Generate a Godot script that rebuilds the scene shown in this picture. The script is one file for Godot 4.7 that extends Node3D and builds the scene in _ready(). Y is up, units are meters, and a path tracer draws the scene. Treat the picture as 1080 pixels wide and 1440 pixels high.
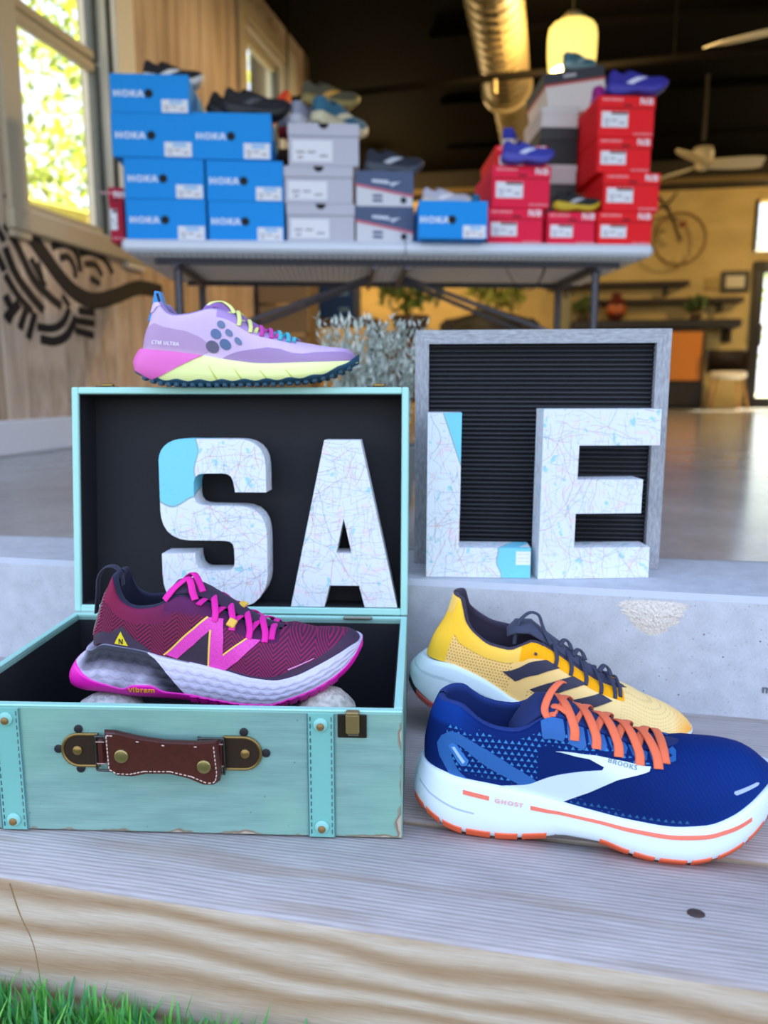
extends Node3D

# ---------------------------------------------------------------- mesh helpers
class MB:
	var p := PackedVector3Array()
	var t := PackedVector2Array()
	var g := PackedInt32Array()
	var hub = null
	func tri(a: Vector3, b: Vector3, c: Vector3, k := -1, ua := Vector2.ZERO, ub := Vector2(1, 0), uc := Vector2(1, 1)):
		if hub != null and (b - a).cross(c - a).dot((a + b + c) / 3.0 - hub) < 0.0:
			p.append_array([a, c, b]); t.append_array([ua, uc, ub])
		else:
			p.append_array([a, b, c]); t.append_array([ua, ub, uc])
		g.append(k)
	func quad(a: Vector3, b: Vector3, c: Vector3, d: Vector3, k := -1, ua := Vector2(0, 1), ub := Vector2(1, 1), uc := Vector2(1, 0), ud := Vector2(0, 0)):
		tri(a, b, c, k, ua, ub, uc); tri(a, c, d, k, ua, uc, ud)
	func rows(R: Array, k: int, wrap := false, U: Array = [], skip = null):
		var n: int = R[0].size()
		for i in R.size() - 1:
			for j in (n if wrap else n - 1):
				var l := (j + 1) % n
				if skip != null and skip.call(i, j): continue
				if U.size():
					quad(R[i][j], R[i][l], R[i + 1][l], R[i + 1][j], k, U[i][j], U[i][l], U[i + 1][l], U[i + 1][j])
				else:
					var m := float(n if wrap else n - 1); var q := float(R.size() - 1)
					quad(R[i][j], R[i][l], R[i + 1][l], R[i + 1][j], k, Vector2(j / m, i / q), Vector2((j + 1) / m, i / q), Vector2((j + 1) / m, (i + 1) / q), Vector2(j / m, (i + 1) / q))
	func loft(R: Array, k: int, cap := true, U: Array = [], kc := -1):
		rows(R, k, true, U)
		if not cap: return
		var n: int = R[0].size()
		var c0 := Vector3.ZERO; var c1 := Vector3.ZERO
		for q in R[0]: c0 += q / n
		for q in R[-1]: c1 += q / n
		for j in n:
			tri(c0, R[0][(j + 1) % n], R[0][j], kc); tri(c1, R[-1][j], R[-1][(j + 1) % n], kc)
	func extrude(poly: PackedVector2Array, z0: float, z1: float, k := -1, holes: Array = []):
		var area := 0.0
		for i in poly.size(): area += poly[i].cross(poly[(i + 1) % poly.size()])
		if area < 0: poly = poly.duplicate(); poly.reverse()
		var face := poly.duplicate()
		var loops := [poly]
		for h in holes:
			var hole: PackedVector2Array = h.duplicate(); area = 0.0
			for i in hole.size(): area += hole[i].cross(hole[(i + 1) % hole.size()])
			if area > 0: hole.reverse()
			loops.append(hole)
			var best := 1e9; var bi := 0; var bj := 0
			for i in face.size():
				for j in hole.size():
					if face[i].distance_to(hole[j]) < best: best = face[i].distance_to(hole[j]); bi = i; bj = j
			var joined := PackedVector2Array()
			for i in bi + 1: joined.append(face[i])
			for j in hole.size() + 1: joined.append(hole[(bj + j) % hole.size()])
			for i in range(bi, face.size()): joined.append(face[i])
			face = joined
		var ix := Geometry2D.triangulate_polygon(face)
		for i in range(0, ix.size(), 3):
			var a := face[ix[i]]; var b := face[ix[i + 1]]; var c := face[ix[i + 2]]
			if (b - a).cross(c - a) < 0: var s := b; b = c; c = s
			tri(Vector3(a.x, a.y, z1), Vector3(b.x, b.y, z1), Vector3(c.x, c.y, z1), -1, a, b, c)
			tri(Vector3(a.x, a.y, z0), Vector3(c.x, c.y, z0), Vector3(b.x, b.y, z0), -1, a, c, b)
		for lp in loops:
			for i in lp.size():
				var a: Vector2 = lp[i]; var b: Vector2 = lp[(i + 1) % lp.size()]
				quad(Vector3(a.x, a.y, z0), Vector3(b.x, b.y, z0), Vector3(b.x, b.y, z1), Vector3(a.x, a.y, z1), k, a, b, b + Vector2(0, z1 - z0), a + Vector2(0, z1 - z0))
	func lathe(prof: Array, seg := 16, k := 1, at := Transform3D.IDENTITY):
		var R := []
		for q in prof:
			var r := PackedVector3Array()
			for j in seg: r.append(at * Vector3(q[0] * cos(TAU * j / seg), q[1], q[0] * sin(TAU * j / seg)))
			R.append(r)
		loft(R, k, true)
	func sweep(path: Array, w: float, th: float, seg := 8, k := 1, ref = null, taper := []):
		var R := []
		var lastn := Vector3.UP
		for i in path.size():
			var tg: Vector3 = (path[mini(i + 1, path.size() - 1)] - path[maxi(i - 1, 0)]).normalized()
			var n: Vector3 = ref.call(path[i]) if ref != null else lastn
			n = n - tg * n.dot(tg)
			if n.length() < 1e-4: n = tg.cross(Vector3(0.3, 0.2, 0.9))
			n = n.normalized(); lastn = n
			var b := tg.cross(n)
			var f: float = taper[i] if taper.size() else 1.0
			var r := PackedVector3Array()
			for j in seg: r.append(path[i] + b * (cos(TAU * j / seg) * w / 2 * f) + n * (sin(TAU * j / seg) * th / 2 * f))
			R.append(r)
		loft(R, k, true)
	func box(c: Vector3, s: Vector3, b := 0.0, x := Transform3D.IDENTITY):
		var h := s / 2
		b = minf(b, minf(h.x, minf(h.y, h.z)) * 0.9)
		hub = x * c
		for ax in 3:
			var u := (ax + 1) % 3; var v := (ax + 2) % 3
			for sg in [-1.0, 1.0]:
				var q := []
				for m in [[-1, -1], [1, -1], [1, 1], [-1, 1]]:
					var o := Vector3.ZERO
					o[ax] = sg * h[ax]; o[u] = m[0] * (h[u] - b); o[v] = m[1] * (h[v] - b)
					q.append(o)
				var uv := []
				for o in q:
					uv.append(Vector2(o.x / s.x + 0.5, 0.5 - o.y / s.y) if ax == 2 else Vector2(o.z / s.z + 0.5, 0.5 - o.y / s.y) if ax == 0 else Vector2(o.x / s.x + 0.5, 0.5 - o.z / s.z))
				quad(x * (c + q[0]), x * (c + q[1]), x * (c + q[2]), x * (c + q[3]), -1, uv[0], uv[1], uv[2], uv[3])
		if b > 0:
			for ax in 3:
				var u := (ax + 1) % 3; var v := (ax + 2) % 3
				for su in [-1.0, 1.0]:
					for sv in [-1.0, 1.0]:
						var q := []
						for m in [[-1, 0], [1, 0], [1, 1], [-1, 1]]:
							var o := Vector3.ZERO
							o[ax] = m[0] * (h[ax] - b)
							o[u] = su * (h[u] if m[1] == 0 else h[u] - b); o[v] = sv * (h[v] - b if m[1] == 0 else h[v])
							q.append(x * (c + o))
						var e := Vector2(0.5 + 0.49 * su, 0.5 - 0.49 * sv)
						quad(q[0], q[1], q[2], q[3], -1, e, e, e, e)
			for sx in [-1.0, 1.0]:
				for sy in [-1.0, 1.0]:
					for sz in [-1.0, 1.0]:
						tri(x * (c + Vector3(sx * h.x, sy * (h.y - b), sz * (h.z - b))), x * (c + Vector3(sx * (h.x - b), sy * h.y, sz * (h.z - b))), x * (c + Vector3(sx * (h.x - b), sy * (h.y - b), sz * h.z)), -1)
		hub = null
		return self
	func done(auto := true) -> ArrayMesh:
		var flip := false
		if auto:
			var o := Vector3.ZERO; var vol := 0.0
			for q in p: o += q / p.size()
			for i in range(0, p.size(), 3): vol += (p[i] - o).dot((p[i + 1] - o).cross(p[i + 2] - o))
			flip = vol > 0.0
		var st := SurfaceTool.new(); st.begin(Mesh.PRIMITIVE_TRIANGLES)
		for i in g.size():
			st.set_smooth_group(g[i])
			for j in ([0, 2, 1] if flip else [0, 1, 2]):
				st.set_uv(t[i * 3 + j]); st.add_vertex(p[i * 3 + j])
		st.generate_normals(); st.index()
		return st.commit()

var box_cache := {}
func rbox(s: Vector3, b := 0.0) -> ArrayMesh:
	var key := "%s %s" % [s.snapped(Vector3.ONE * 1e-4), b]
	if not box_cache.has(key): box_cache[key] = MB.new().box(Vector3.ZERO, s, b).done()
	return box_cache[key]

# ---------------------------------------------------------------- naming helpers
func part(called: String, mesh: Mesh, m: Material, parent: Node = self, at := Vector3.ZERO, rot := Vector3.ZERO) -> MeshInstance3D:
	var o := MeshInstance3D.new(); o.name = called; o.mesh = mesh; o.material_override = m
	o.position = at; o.rotation = rot
	parent.add_child(o, true)
	return o
func tag(o: Node, label: String, category: String, group := "", kind := "") -> Node:
	o.set_meta("label", label); o.set_meta("category", category)
	if group: o.set_meta("group", group)
	if kind: o.set_meta("kind", kind)
	return o
func thing(called: String, label: String, category: String, at := Vector3.ZERO, turn := 0.0, group := "") -> Node3D:
	var o := Node3D.new(); o.name = called; add_child(o, true)
	o.position = at; o.rotation.y = turn
	tag(o, label, category, group)
	return o
func structure(called: String, label: String, at := Vector3.ZERO, turn := 0.0) -> Node3D:
	var o := Node3D.new(); o.name = called; add_child(o, true)
	o.position = at; o.rotation.y = turn
	o.set_meta("kind", "structure"); o.set_meta("label", label); o.set_meta("category", called.get_slice("_", 0))
	return o
func stuff(o: Node) -> Node:
	o.set_meta("kind", "stuff"); return o

# ---------------------------------------------------------------- materials
var mats := {}
func mat(hex: String, rough := 0.6, metal := 0.0, extra := "") -> StandardMaterial3D:
	var key := "%s %s %s %s" % [hex, rough, metal, extra]
	if mats.has(key): return mats[key]
	var m := StandardMaterial3D.new()
	m.albedo_color = Color(hex); m.roughness = rough; m.metallic = metal
	if extra == "cloth": m.rim_enabled = true; m.rim = 0.4; m.rim_tint = 0.6
	if extra == "coat": m.clearcoat_enabled = true; m.clearcoat = 0.6; m.clearcoat_roughness = 0.2
	mats[key] = m
	return m
func paint(w: int, h: int, f: Callable) -> ImageTexture:
	var d := PackedByteArray(); d.resize(w * h * 3)
	var i := 0
	for y in h:
		for x in w:
			var c: Color = f.call((x + 0.5) / w, (y + 0.5) / h)
			d[i] = clampi(int(c.r * 255.0), 0, 255); d[i + 1] = clampi(int(c.g * 255.0), 0, 255); d[i + 2] = clampi(int(c.b * 255.0), 0, 255)
			i += 3
	return ImageTexture.create_from_image(Image.create_from_data(w, h, false, Image.FORMAT_RGB8, d))
func tmat(tex: Texture2D, rough := 0.7, uvs := Vector3.ONE, bump := 0.0, htex: Texture2D = null) -> StandardMaterial3D:
	var m := StandardMaterial3D.new()
	m.albedo_texture = tex; m.roughness = rough; m.uv1_scale = uvs
	if bump > 0: m.heightmap_enabled = true; m.heightmap_texture = htex if htex else tex; m.heightmap_scale = bump
	return m
func noise(sd: int, freq: float, oct := 3) -> FastNoiseLite:
	var n := FastNoiseLite.new(); n.seed = sd; n.frequency = freq; n.fractal_octaves = oct
	n.noise_type = FastNoiseLite.TYPE_SIMPLEX_SMOOTH
	return n
func hash1(a: float, b: float) -> float:
	var s := sin(a * 127.1 + b * 311.7) * 43758.5453
	return s - floor(s)

# ---------------------------------------------------------------- lettering
var font: SystemFont
func text_mesh(s: String, h: float, depth := 0.0006) -> TextMesh:
	var tm := TextMesh.new()
	tm.text = s; tm.font = font; tm.font_size = 48; tm.pixel_size = h / 34.5; tm.depth = depth; tm.curve_step = 3.0
	return tm
func text(called: String, s: String, h: float, m: Material, parent: Node, at: Vector3, rot := Vector3.ZERO, stretch := 1.0) -> MeshInstance3D:
	var o := part(called, text_mesh(s, h), m, parent, at, rot)
	o.scale = Vector3(stretch, 1, 1)
	return o
var BLUE := {"sx": Vector2(4, 311), "ux": Vector2(13, 306), "rh": 36, "rt": 64, "reach": 70, "fl": 6,
	"B": PackedVector2Array([Vector2(4, 20), Vector2(14, 14), Vector2(32, 5), Vector2(50, 0), Vector2(80, -1), Vector2(119, 4), Vector2(134, 8), Vector2(163, 7), Vector2(186, 1), Vector2(209, -2), Vector2(231, -2), Vector2(253, 3), Vector2(274, 13), Vector2(292, 27), Vector2(304, 41), Vector2(311, 54)]),
	"F": PackedVector2Array([Vector2(4, 56), Vector2(27, 54), Vector2(50, 50), Vector2(80, 46.7), Vector2(115, 41.6), Vector2(155, 35), Vector2(190, 31), Vector2(217, 30), Vector2(245, 33), Vector2(266, 41), Vector2(281, 50), Vector2(291, 57), Vector2(300, 62), Vector2(311, 66)]),
	"E": PackedVector2Array([Vector2(13, 111), Vector2(30, 112), Vector2(40, 111), Vector2(52, 105), Vector2(65, 97), Vector2(80, 92.5), Vector2(92, 92), Vector2(103, 96), Vector2(113, 103), Vector2(122, 107), Vector2(150, 98), Vector2(180, 88), Vector2(205, 80), Vector2(222, 81), Vector2(238, 84), Vector2(262, 84), Vector2(280, 82), Vector2(292, 77), Vector2(301, 70), Vector2(306, 66)]),
	"H": PackedVector2Array([Vector2(50, 0), Vector2(65, 0), Vector2(90, 4), Vector2(107, 10), Vector2(119, 17)]),
	"HS": PackedVector2Array([Vector2(0, 4), Vector2(24, 0), Vector2(45, 3), Vector2(56, 8)]),
	"W": PackedVector2Array([Vector2(13, 31), Vector2(60, 34), Vector2(110, 36), Vector2(150, 40), Vector2(190, 45), Vector2(220, 48), Vector2(250, 47), Vector2(280, 44), Vector2(306, 40)]),
	"e": PackedVector2Array([Vector2(13, 24), Vector2(60, 26), Vector2(100, 27), Vector2(118, 24), Vector2(150, 20), Vector2(200, 17), Vector2(216, 14), Vector2(230, 0), Vector2(306, 0)]),
	"P": PackedVector2Array([Vector2(13, 2.6), Vector2(110, 2.8), Vector2(200, 2.3), Vector2(306, 2)]),
}
var MAGENTA := {"sx": Vector2(1, 292), "ux": Vector2(22, 289), "rh": 34, "rt": 60, "reach": 66, "fl": 6,
	"B": PackedVector2Array([Vector2(1, 28), Vector2(20, 26), Vector2(44, 25), Vector2(73, 21), Vector2(105, 19), Vector2(130, 17), Vector2(155, 14), Vector2(180, 11.5), Vector2(203, 12), Vector2(224, 18), Vector2(249, 27), Vector2(270, 38), Vector2(283, 49), Vector2(292, 62)]),
	"F": PackedVector2Array([Vector2(1, 62), Vector2(24, 64), Vector2(44, 71), Vector2(60, 69), Vector2(83, 65), Vector2(98, 60), Vector2(146, 50.5), Vector2(166, 46), Vector2(186, 41), Vector2(209, 39), Vector2(228, 43), Vector2(249, 52), Vector2(270, 61), Vector2(283, 66), Vector2(292, 67)]),
	"E": PackedVector2Array([Vector2(22, 134), Vector2(34, 133), Vector2(44, 128), Vector2(52, 118), Vector2(62, 109), Vector2(78, 103.5), Vector2(94, 105), Vector2(107, 111), Vector2(118, 115), Vector2(134, 110), Vector2(148, 103), Vector2(170, 90), Vector2(190, 80), Vector2(208, 77), Vector2(222, 80), Vector2(232, 77.5), Vector2(246, 74), Vector2(262, 74.5), Vector2(275, 74), Vector2(284, 71), Vector2(289, 67)]),
	"H": PackedVector2Array([Vector2(63, 5), Vector2(74, 5), Vector2(91, 10), Vector2(107, 16), Vector2(125, 25), Vector2(135, 30)]),
	"HS": PackedVector2Array([Vector2(28, 0), Vector2(31, 0), Vector2(48, 8), Vector2(56, 18), Vector2(64, 22)]),
	"W": PackedVector2Array([Vector2(13, 30), Vector2(60, 33), Vector2(110, 34), Vector2(150, 38), Vector2(190, 43), Vector2(215, 45), Vector2(240, 44), Vector2(270, 40), Vector2(290, 36)]),
	"e": PackedVector2Array([Vector2(13, 23), Vector2(60, 25), Vector2(95, 26), Vector2(112, 23), Vector2(150, 19), Vector2(195, 15), Vector2(207, 12), Vector2(219, 0), Vector2(290, 0)]),
	"P": PackedVector2Array([Vector2(13, 2.6), Vector2(110, 2.8), Vector2(200, 2.3), Vector2(290, 2)]),
}
var YELLOW := {"sx": Vector2(-6, 301), "ux": Vector2(9, 300), "rh": 34, "rt": 60, "reach": 70, "fl": 5,
	"B": PackedVector2Array([Vector2(-6, 18), Vector2(6, 7), Vector2(27, -1), Vector2(50, -3), Vector2(100, -1), Vector2(150, 2), Vector2(200, 0), Vector2(230, 1), Vector2(260, 8), Vector2(287, 18), Vector2(301, 26)]),
	"F": PackedVector2Array([Vector2(-6, 46), Vector2(10, 49), Vector2(36, 52), Vector2(55, 49), Vector2(74, 44), Vector2(94, 36), Vector2(111, 29), Vector2(150, 25), Vector2(200, 23), Vector2(240, 23), Vector2(270, 25), Vector2(293, 29), Vector2(301, 30)]),
	"E": PackedVector2Array([Vector2(9, 121), Vector2(22, 121), Vector2(30, 113), Vector2(40, 98), Vector2(56, 86.5), Vector2(76, 78.5), Vector2(93, 78), Vector2(106, 85), Vector2(117, 91), Vector2(131, 88), Vector2(150, 80), Vector2(174, 69), Vector2(193, 62), Vector2(214, 58), Vector2(230, 55.5), Vector2(248, 49.5), Vector2(271, 45), Vector2(285, 40.5), Vector2(295, 35), Vector2(300, 30)]),
	"H": PackedVector2Array([Vector2(48, 0), Vector2(70, 4), Vector2(96, 13), Vector2(120, 16)]),
	"HS": PackedVector2Array([Vector2(0, 4), Vector2(18, 0), Vector2(30, 0), Vector2(39, 5), Vector2(48, 14)]),
	"W": PackedVector2Array([Vector2(13, 30), Vector2(60, 33), Vector2(110, 34), Vector2(150, 38), Vector2(190, 43), Vector2(218, 45), Vector2(250, 43), Vector2(280, 39), Vector2(300, 35)]),
	"e": PackedVector2Array([Vector2(13, 23), Vector2(60, 25), Vector2(100, 26), Vector2(115, 23), Vector2(150, 19), Vector2(200, 15), Vector2(214, 12), Vector2(226, 0), Vector2(300, 0)]),
	"P": PackedVector2Array([Vector2(13, 2.6), Vector2(110, 2.8), Vector2(200, 2.3), Vector2(300, 2)]),
}
var LILAC := {"sx": Vector2(2, 268), "ux": Vector2(13, 266), "rh": 32, "rt": 58, "reach": 60, "fl": 6,
	"B": PackedVector2Array([Vector2(2, 20), Vector2(14, 15), Vector2(30, 9), Vector2(45, 6), Vector2(80, 5), Vector2(165, 6), Vector2(210, 9), Vector2(235, 15), Vector2(255, 24), Vector2(268, 30)]),
	"F": PackedVector2Array([Vector2(2, 44), Vector2(13, 45), Vector2(25, 44), Vector2(53, 42), Vector2(91, 37), Vector2(120, 32), Vector2(160, 28), Vector2(198, 29), Vector2(230, 30), Vector2(268, 32)]),
	"E": PackedVector2Array([Vector2(13, 97), Vector2(28, 97), Vector2(36, 92), Vector2(46, 85), Vector2(56, 82.5), Vector2(70, 83.5), Vector2(82, 86), Vector2(99, 90), Vector2(113, 88), Vector2(127, 81), Vector2(138, 72), Vector2(154, 65), Vector2(177, 59), Vector2(190, 55.5), Vector2(210, 52), Vector2(232, 48.5), Vector2(252, 46.5), Vector2(260, 42), Vector2(266, 33)]),
	"H": PackedVector2Array([Vector2(45, 0), Vector2(63, 4), Vector2(77, 10), Vector2(97, 16)]),
	"HS": PackedVector2Array([Vector2(0, 4), Vector2(20, 0), Vector2(28, 0), Vector2(41, 5), Vector2(46, 9)]),
	"W": PackedVector2Array([Vector2(13, 29), Vector2(60, 31), Vector2(100, 33), Vector2(140, 37), Vector2(180, 41), Vector2(205, 43), Vector2(230, 42), Vector2(250, 40), Vector2(267, 36)]),
	"e": PackedVector2Array([Vector2(13, 22), Vector2(60, 24), Vector2(90, 25), Vector2(105, 22), Vector2(140, 18), Vector2(180, 14), Vector2(192, 11), Vector2(203, 0), Vector2(267, 0)]),
	"P": PackedVector2Array([Vector2(13, 2.6), Vector2(110, 2.8), Vector2(200, 2.3), Vector2(267, 2)]),
}

# ---------------------------------------------------------------- shoes (tables in millimetres, heel to toe along x, the visible side towards +z)
const PROF := [Vector2(0, 0.86), Vector2(0.12, 0.95), Vector2(0.4, 1.0), Vector2(0.75, 0.985), Vector2(1, 0.93)]
func tv(T, x: float) -> float:
	var n: int = T.size()
	if x <= T[0].x: return T[0].y
	if x >= T[n - 1].x: return T[n - 1].y
	var i := 0
	while T[i + 1].x < x: i += 1
	var a: Vector2 = T[i]; var b: Vector2 = T[i + 1]
	var hh := b.x - a.x; var k := (x - a.x) / hh; var d := (b.y - a.y) / hh
	var m0 := d; var m1 := d
	if i > 0:
		var e: float = (a.y - T[i - 1].y) / (a.x - T[i - 1].x)
		m0 = 0.0 if e * d <= 0 else 2 * e * d / (e + d)
	if i < n - 2:
		var e: float = (T[i + 2].y - b.y) / (T[i + 2].x - b.x)
		m1 = 0.0 if e * d <= 0 else 2 * e * d / (e + d)
	var k2 := k * k; var k3 := k2 * k
	return (2 * k3 - 3 * k2 + 1) * a.y + (k3 - 2 * k2 + k) * hh * m0 + (3 * k2 - 2 * k3) * b.y + (k3 - k2) * hh * m1
func roundness(x: float, r: Vector2, rh: float, rt: float) -> float:
	if x <= r.x or x >= r.y: return 0.0
	var f := 1.0
	if x < r.x + rh: f = pow(maxf(0, 1 - pow(1 - (x - r.x) / rh, 2.3)), 1 / 2.3)
	if x > r.y - rt: f = minf(f, pow(maxf(0, 1 - pow(1 - (r.y - x) / rt, 2.2)), 1 / 2.2))
	return f
func upper_pt(S: Dictionary, x: float, t: float, side := 1.0) -> Vector3:
	var r := roundness(x, S.ux, S.rh, S.rt)
	var w := tv(S.W, x) * r
	var e := minf(tv(S.e, x) * r, w)
	var q := tv(S.P, x)
	var yf := tv(S.F, x); var ye := maxf(tv(S.E, x), yf)
	if side < 0 and S.has("inner_rise"): ye += tv(S.inner_rise, x)
	var gg := 1 - pow(maxf(0, 1 - pow(t, q)), 1 / q)
	var y := yf + (ye - yf) * t
	var k := maxf(0, 1 - (x - S.ux.x) / S.reach)
	return Vector3(x + tv(S.H, y) * k * k, y, side * (w + (e - w) * gg))
func sole_pt(S: Dictionary, x: float, v: float, side := 1.0, grow := 0.0) -> Vector3:
	var r := roundness(x, S.sx, S.rh + 4, S.rt + 4)
	var yb := tv(S.B, x); var yf := tv(S.F, x)
	var y := yb + (yf - yb) * v
	var k := maxf(0, 1 - (x - S.sx.x) / S.reach)
	return Vector3(x + tv(S.HS, y) * k * k, y, side * ((tv(S.W, x) + S.fl) * tv(PROF, clampf(v, 0, 1)) * r + grow * minf(1, r * 1.6)))
func off_pt(S: Dictionary, x: float, t: float, side: float, off: float, sole := false) -> Vector3:
	var f := sole_pt if sole else upper_pt
	var a: Vector3 = f.call(S, x, t, side)
	if absf(off) < 1e-4: return a
	var dx: Vector3 = f.call(S, x + 0.6, t, side) - f.call(S, x - 0.6, t, side)
	var dt: Vector3 = f.call(S, x, minf(t + 0.02, 1.0), side) - f.call(S, x, maxf(t - 0.02, 0.0), side)
	var n := dx.cross(dt) * side
	if n.length() < 1e-6: n = Vector3(0, 0, side)
	return a + n.normalized() * off
func stations(a: float, b: float, n: int) -> PackedFloat32Array:
	var o := PackedFloat32Array()
	for i in n + 1:
		var k := float(i) / n
		o.append(lerpf(a, b, lerpf(k, 0.5 - 0.5 * cos(PI * k), 0.75)))
	return o
# a polygon in (x, t) laid on the shoe's surface, with thickness
func shoe_patch(S: Dictionary, poly: PackedVector2Array, off: float, sole := false, side := 1.0) -> ArrayMesh:
	var mb := MB.new()
	var lo := poly[0]; var hi := poly[0]
	for q in poly: lo = lo.min(q); hi = hi.max(q)
	var nx := maxi(1, int((hi.x - lo.x) / 4.0)); var nt := maxi(1, int((hi.y - lo.y) / 0.07))
	var edges := {}
	var tris := []
	for i in nx:
		for j in nt:
			var a := lo + (hi - lo) * Vector2(float(i) / nx, float(j) / nt)
			var b := lo + (hi - lo) * Vector2(float(i + 1) / nx, float(j + 1) / nt)
			for c in Geometry2D.intersect_polygons(poly, PackedVector2Array([a, Vector2(b.x, a.y), b, Vector2(a.x, b.y)])):
				var ix := Geometry2D.triangulate_polygon(c)
				for k in range(0, ix.size(), 3):
					var v := [c[ix[k]], c[ix[k + 1]], c[ix[k + 2]]]
					if (v[1] - v[0]).cross(v[2] - v[0]) < 0: v = [v[0], v[2], v[1]]
					tris.append(v)
					for e in 3:
						var p0 := Vector2i((v[e] * Vector2(200, 20000)).round()); var p1 := Vector2i((v[(e + 1) % 3] * Vector2(200, 20000)).round())
						var key := [p0, p1] if p0 < p1 else [p1, p0]
						if edges.has(key): edges[key] = null
						else: edges[key] = [v[e], v[(e + 1) % 3]]
	for v in tris:
		var q := []
		for u in v: q.append(off_pt(S, u.x, u.y, side, off, sole) * 0.001)
		var w := [Vector2(q[0].x, -q[0].y) * 10.0, Vector2(q[1].x, -q[1].y) * 10.0, Vector2(q[2].x, -q[2].y) * 10.0]
		if side > 0: mb.tri(q[0], q[1], q[2], 1, w[0], w[1], w[2])
		else: mb.tri(q[0], q[2], q[1], 1, w[0], w[2], w[1])
	for key in edges:
		if edges[key] == null: continue
		var a: Vector2 = edges[key][0]; var b: Vector2 = edges[key][1]
		var q := [off_pt(S, a.x, a.y, side, off, sole) * 0.001, off_pt(S, b.x, b.y, side, off, sole) * 0.001, off_pt(S, b.x, b.y, side, -0.4, sole) * 0.001, off_pt(S, a.x, a.y, side, -0.4, sole) * 0.001]
		if side > 0: mb.quad(q[3], q[2], q[1], q[0], -1, a * 0.01, b * 0.01, b * 0.01, a * 0.01)
		else: mb.quad(q[0], q[1], q[2], q[3], -1, a * 0.01, b * 0.01, b * 0.01, a * 0.01)
	# triangles above run counter-clockwise seen from outside; Godot's fronts run clockwise
	for i in range(0, mb.p.size(), 3):
		var s := mb.p[i]; mb.p[i] = mb.p[i + 1]; mb.p[i + 1] = s
		var u := mb.t[i]; mb.t[i] = mb.t[i + 1]; mb.t[i + 1] = u
	return mb.done(false)
func shoe_text(S: Dictionary, s: String, h: float, xc: float, tc: float, tilt: float, off: float, sole := false, stretch := 1.0) -> ArrayMesh:
	var arr := text_mesh(s, h * 10.0, 0.01).get_mesh_arrays()
	var v: PackedVector3Array = arr[Mesh.ARRAY_VERTEX]
	var T: Array = [S.B, S.F] if sole else [S.F, S.E]
	var y0 := lerpf(tv(T[0], xc), tv(T[1], xc), tc)
	var mid := 0.0
	for i in v.size():
		var a := Vector2(v[i].x * stretch, v[i].y).rotated(tilt) * 0.1
		var x := xc + a.x
		var f := tv(T[0], x)
		v[i] = off_pt(S, x, clampf((y0 + a.y - f) / (tv(T[1], x) - f), 0, 1), 1.0, off + (0.25 if v[i].z > 0 else -0.25), sole) * 0.001
	var mb := MB.new()
	var ix: PackedInt32Array = arr[Mesh.ARRAY_INDEX] if arr[Mesh.ARRAY_INDEX] != null else PackedInt32Array(range(v.size()))
	for i in range(0, ix.size(), 3): mb.tri(v[ix[i]], v[ix[i + 1]], v[ix[i + 2]], -1)
	return mb.done(false)
func midsole_mesh(S: Dictionary, nx: int, nv: int, x0 := -1e9, x1 := 1e9) -> ArrayMesh:
	var R := []; var U := []
	for x in stations(maxf(S.sx.x + 0.02, x0), minf(S.sx.y - 0.02, x1), nx):
		var r := PackedVector3Array(); var u := PackedVector2Array()
		var uu: float = (x - S.sx.x) / (S.sx.y - S.sx.x)
		for side in [1.0, -1.0]:
			for j in nv + 3:
				var jj: int = j if side > 0 else nv + 2 - j
				var v := clampf((jj - 1) / float(nv), 0, 1)
				var q := sole_pt(S, x, v, side)
				if jj == 0: q.z *= 0.7; q.y -= 0.2
				if jj == nv + 2: q.z *= 0.8; q.y -= 0.4
				r.append(q * 0.001); u.append(Vector2(uu, 1 - v))
		R.append(r); U.append(u)
	var mb := MB.new(); mb.loft(R, 1, true, U)
	return mb.done()
# a strip along the bottom edge of the sole, its height given by a table
func outsole_mesh(S: Dictionary, a: float, b: float, top: Callable, grow := 0.8, below := 1.5, nx := 24) -> ArrayMesh:
	var R := []
	for i in nx + 1:
		var x := lerpf(maxf(a, S.sx.x + 0.02), minf(b, S.sx.y - 0.02), 0.5 - 0.5 * cos(PI * i / nx) if b - a > 200 else float(i) / nx)
		var hgt: float = tv(S.F, x) - tv(S.B, x)
		var vt: float = top.call(x) / hgt
		var r := PackedVector3Array()
		for side in [1.0, -1.0]:
			var col := []
			var q := sole_pt(S, x, 0.0, side); q.y -= below; col.append(Vector3(q.x, q.y, q.z * 0.86))
			col.append(q + Vector3(0, 0.7, side * grow * 0.6))
			for k in 5: col.append(sole_pt(S, x, vt * (k + 1) / 5.0, side, grow))
			var e := sole_pt(S, x, vt, side, -1.0); col.append(e)
			if side < 0: col.reverse()
			for c in col: r.append(c * 0.001)
		R.append(r)
	var mb := MB.new(); mb.loft(R, 1)
	return mb.done()
func upper_mesh(S: Dictionary, nx: int, nt: int) -> ArrayMesh:
	var R := []; var U := []; var gap := []
	for x in stations(S.ux.x + 0.02, S.ux.y - 0.02, nx):
		var r := PackedVector3Array(); var u := PackedVector2Array()
		var uu: float = (x - S.ux.x) / (S.ux.y - S.ux.x)
		for side in [1.0, -1.0]:
			for j in nt + 1:
				var t := sin((j if side > 0 else nt - j) * PI / 2 / nt)
				r.append(upper_pt(S, x, t, side) * 0.001); u.append(Vector2(uu, 1 - t))
		gap.append(r[nt].distance_to(r[nt + 1]) > 0.003)
		R.append(r); U.append(u)
	var mb := MB.new()
	mb.rows(R, 1, false, U, func(i, j): return j == nt and (gap[i] or gap[i + 1]))
	return mb.done()
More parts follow.
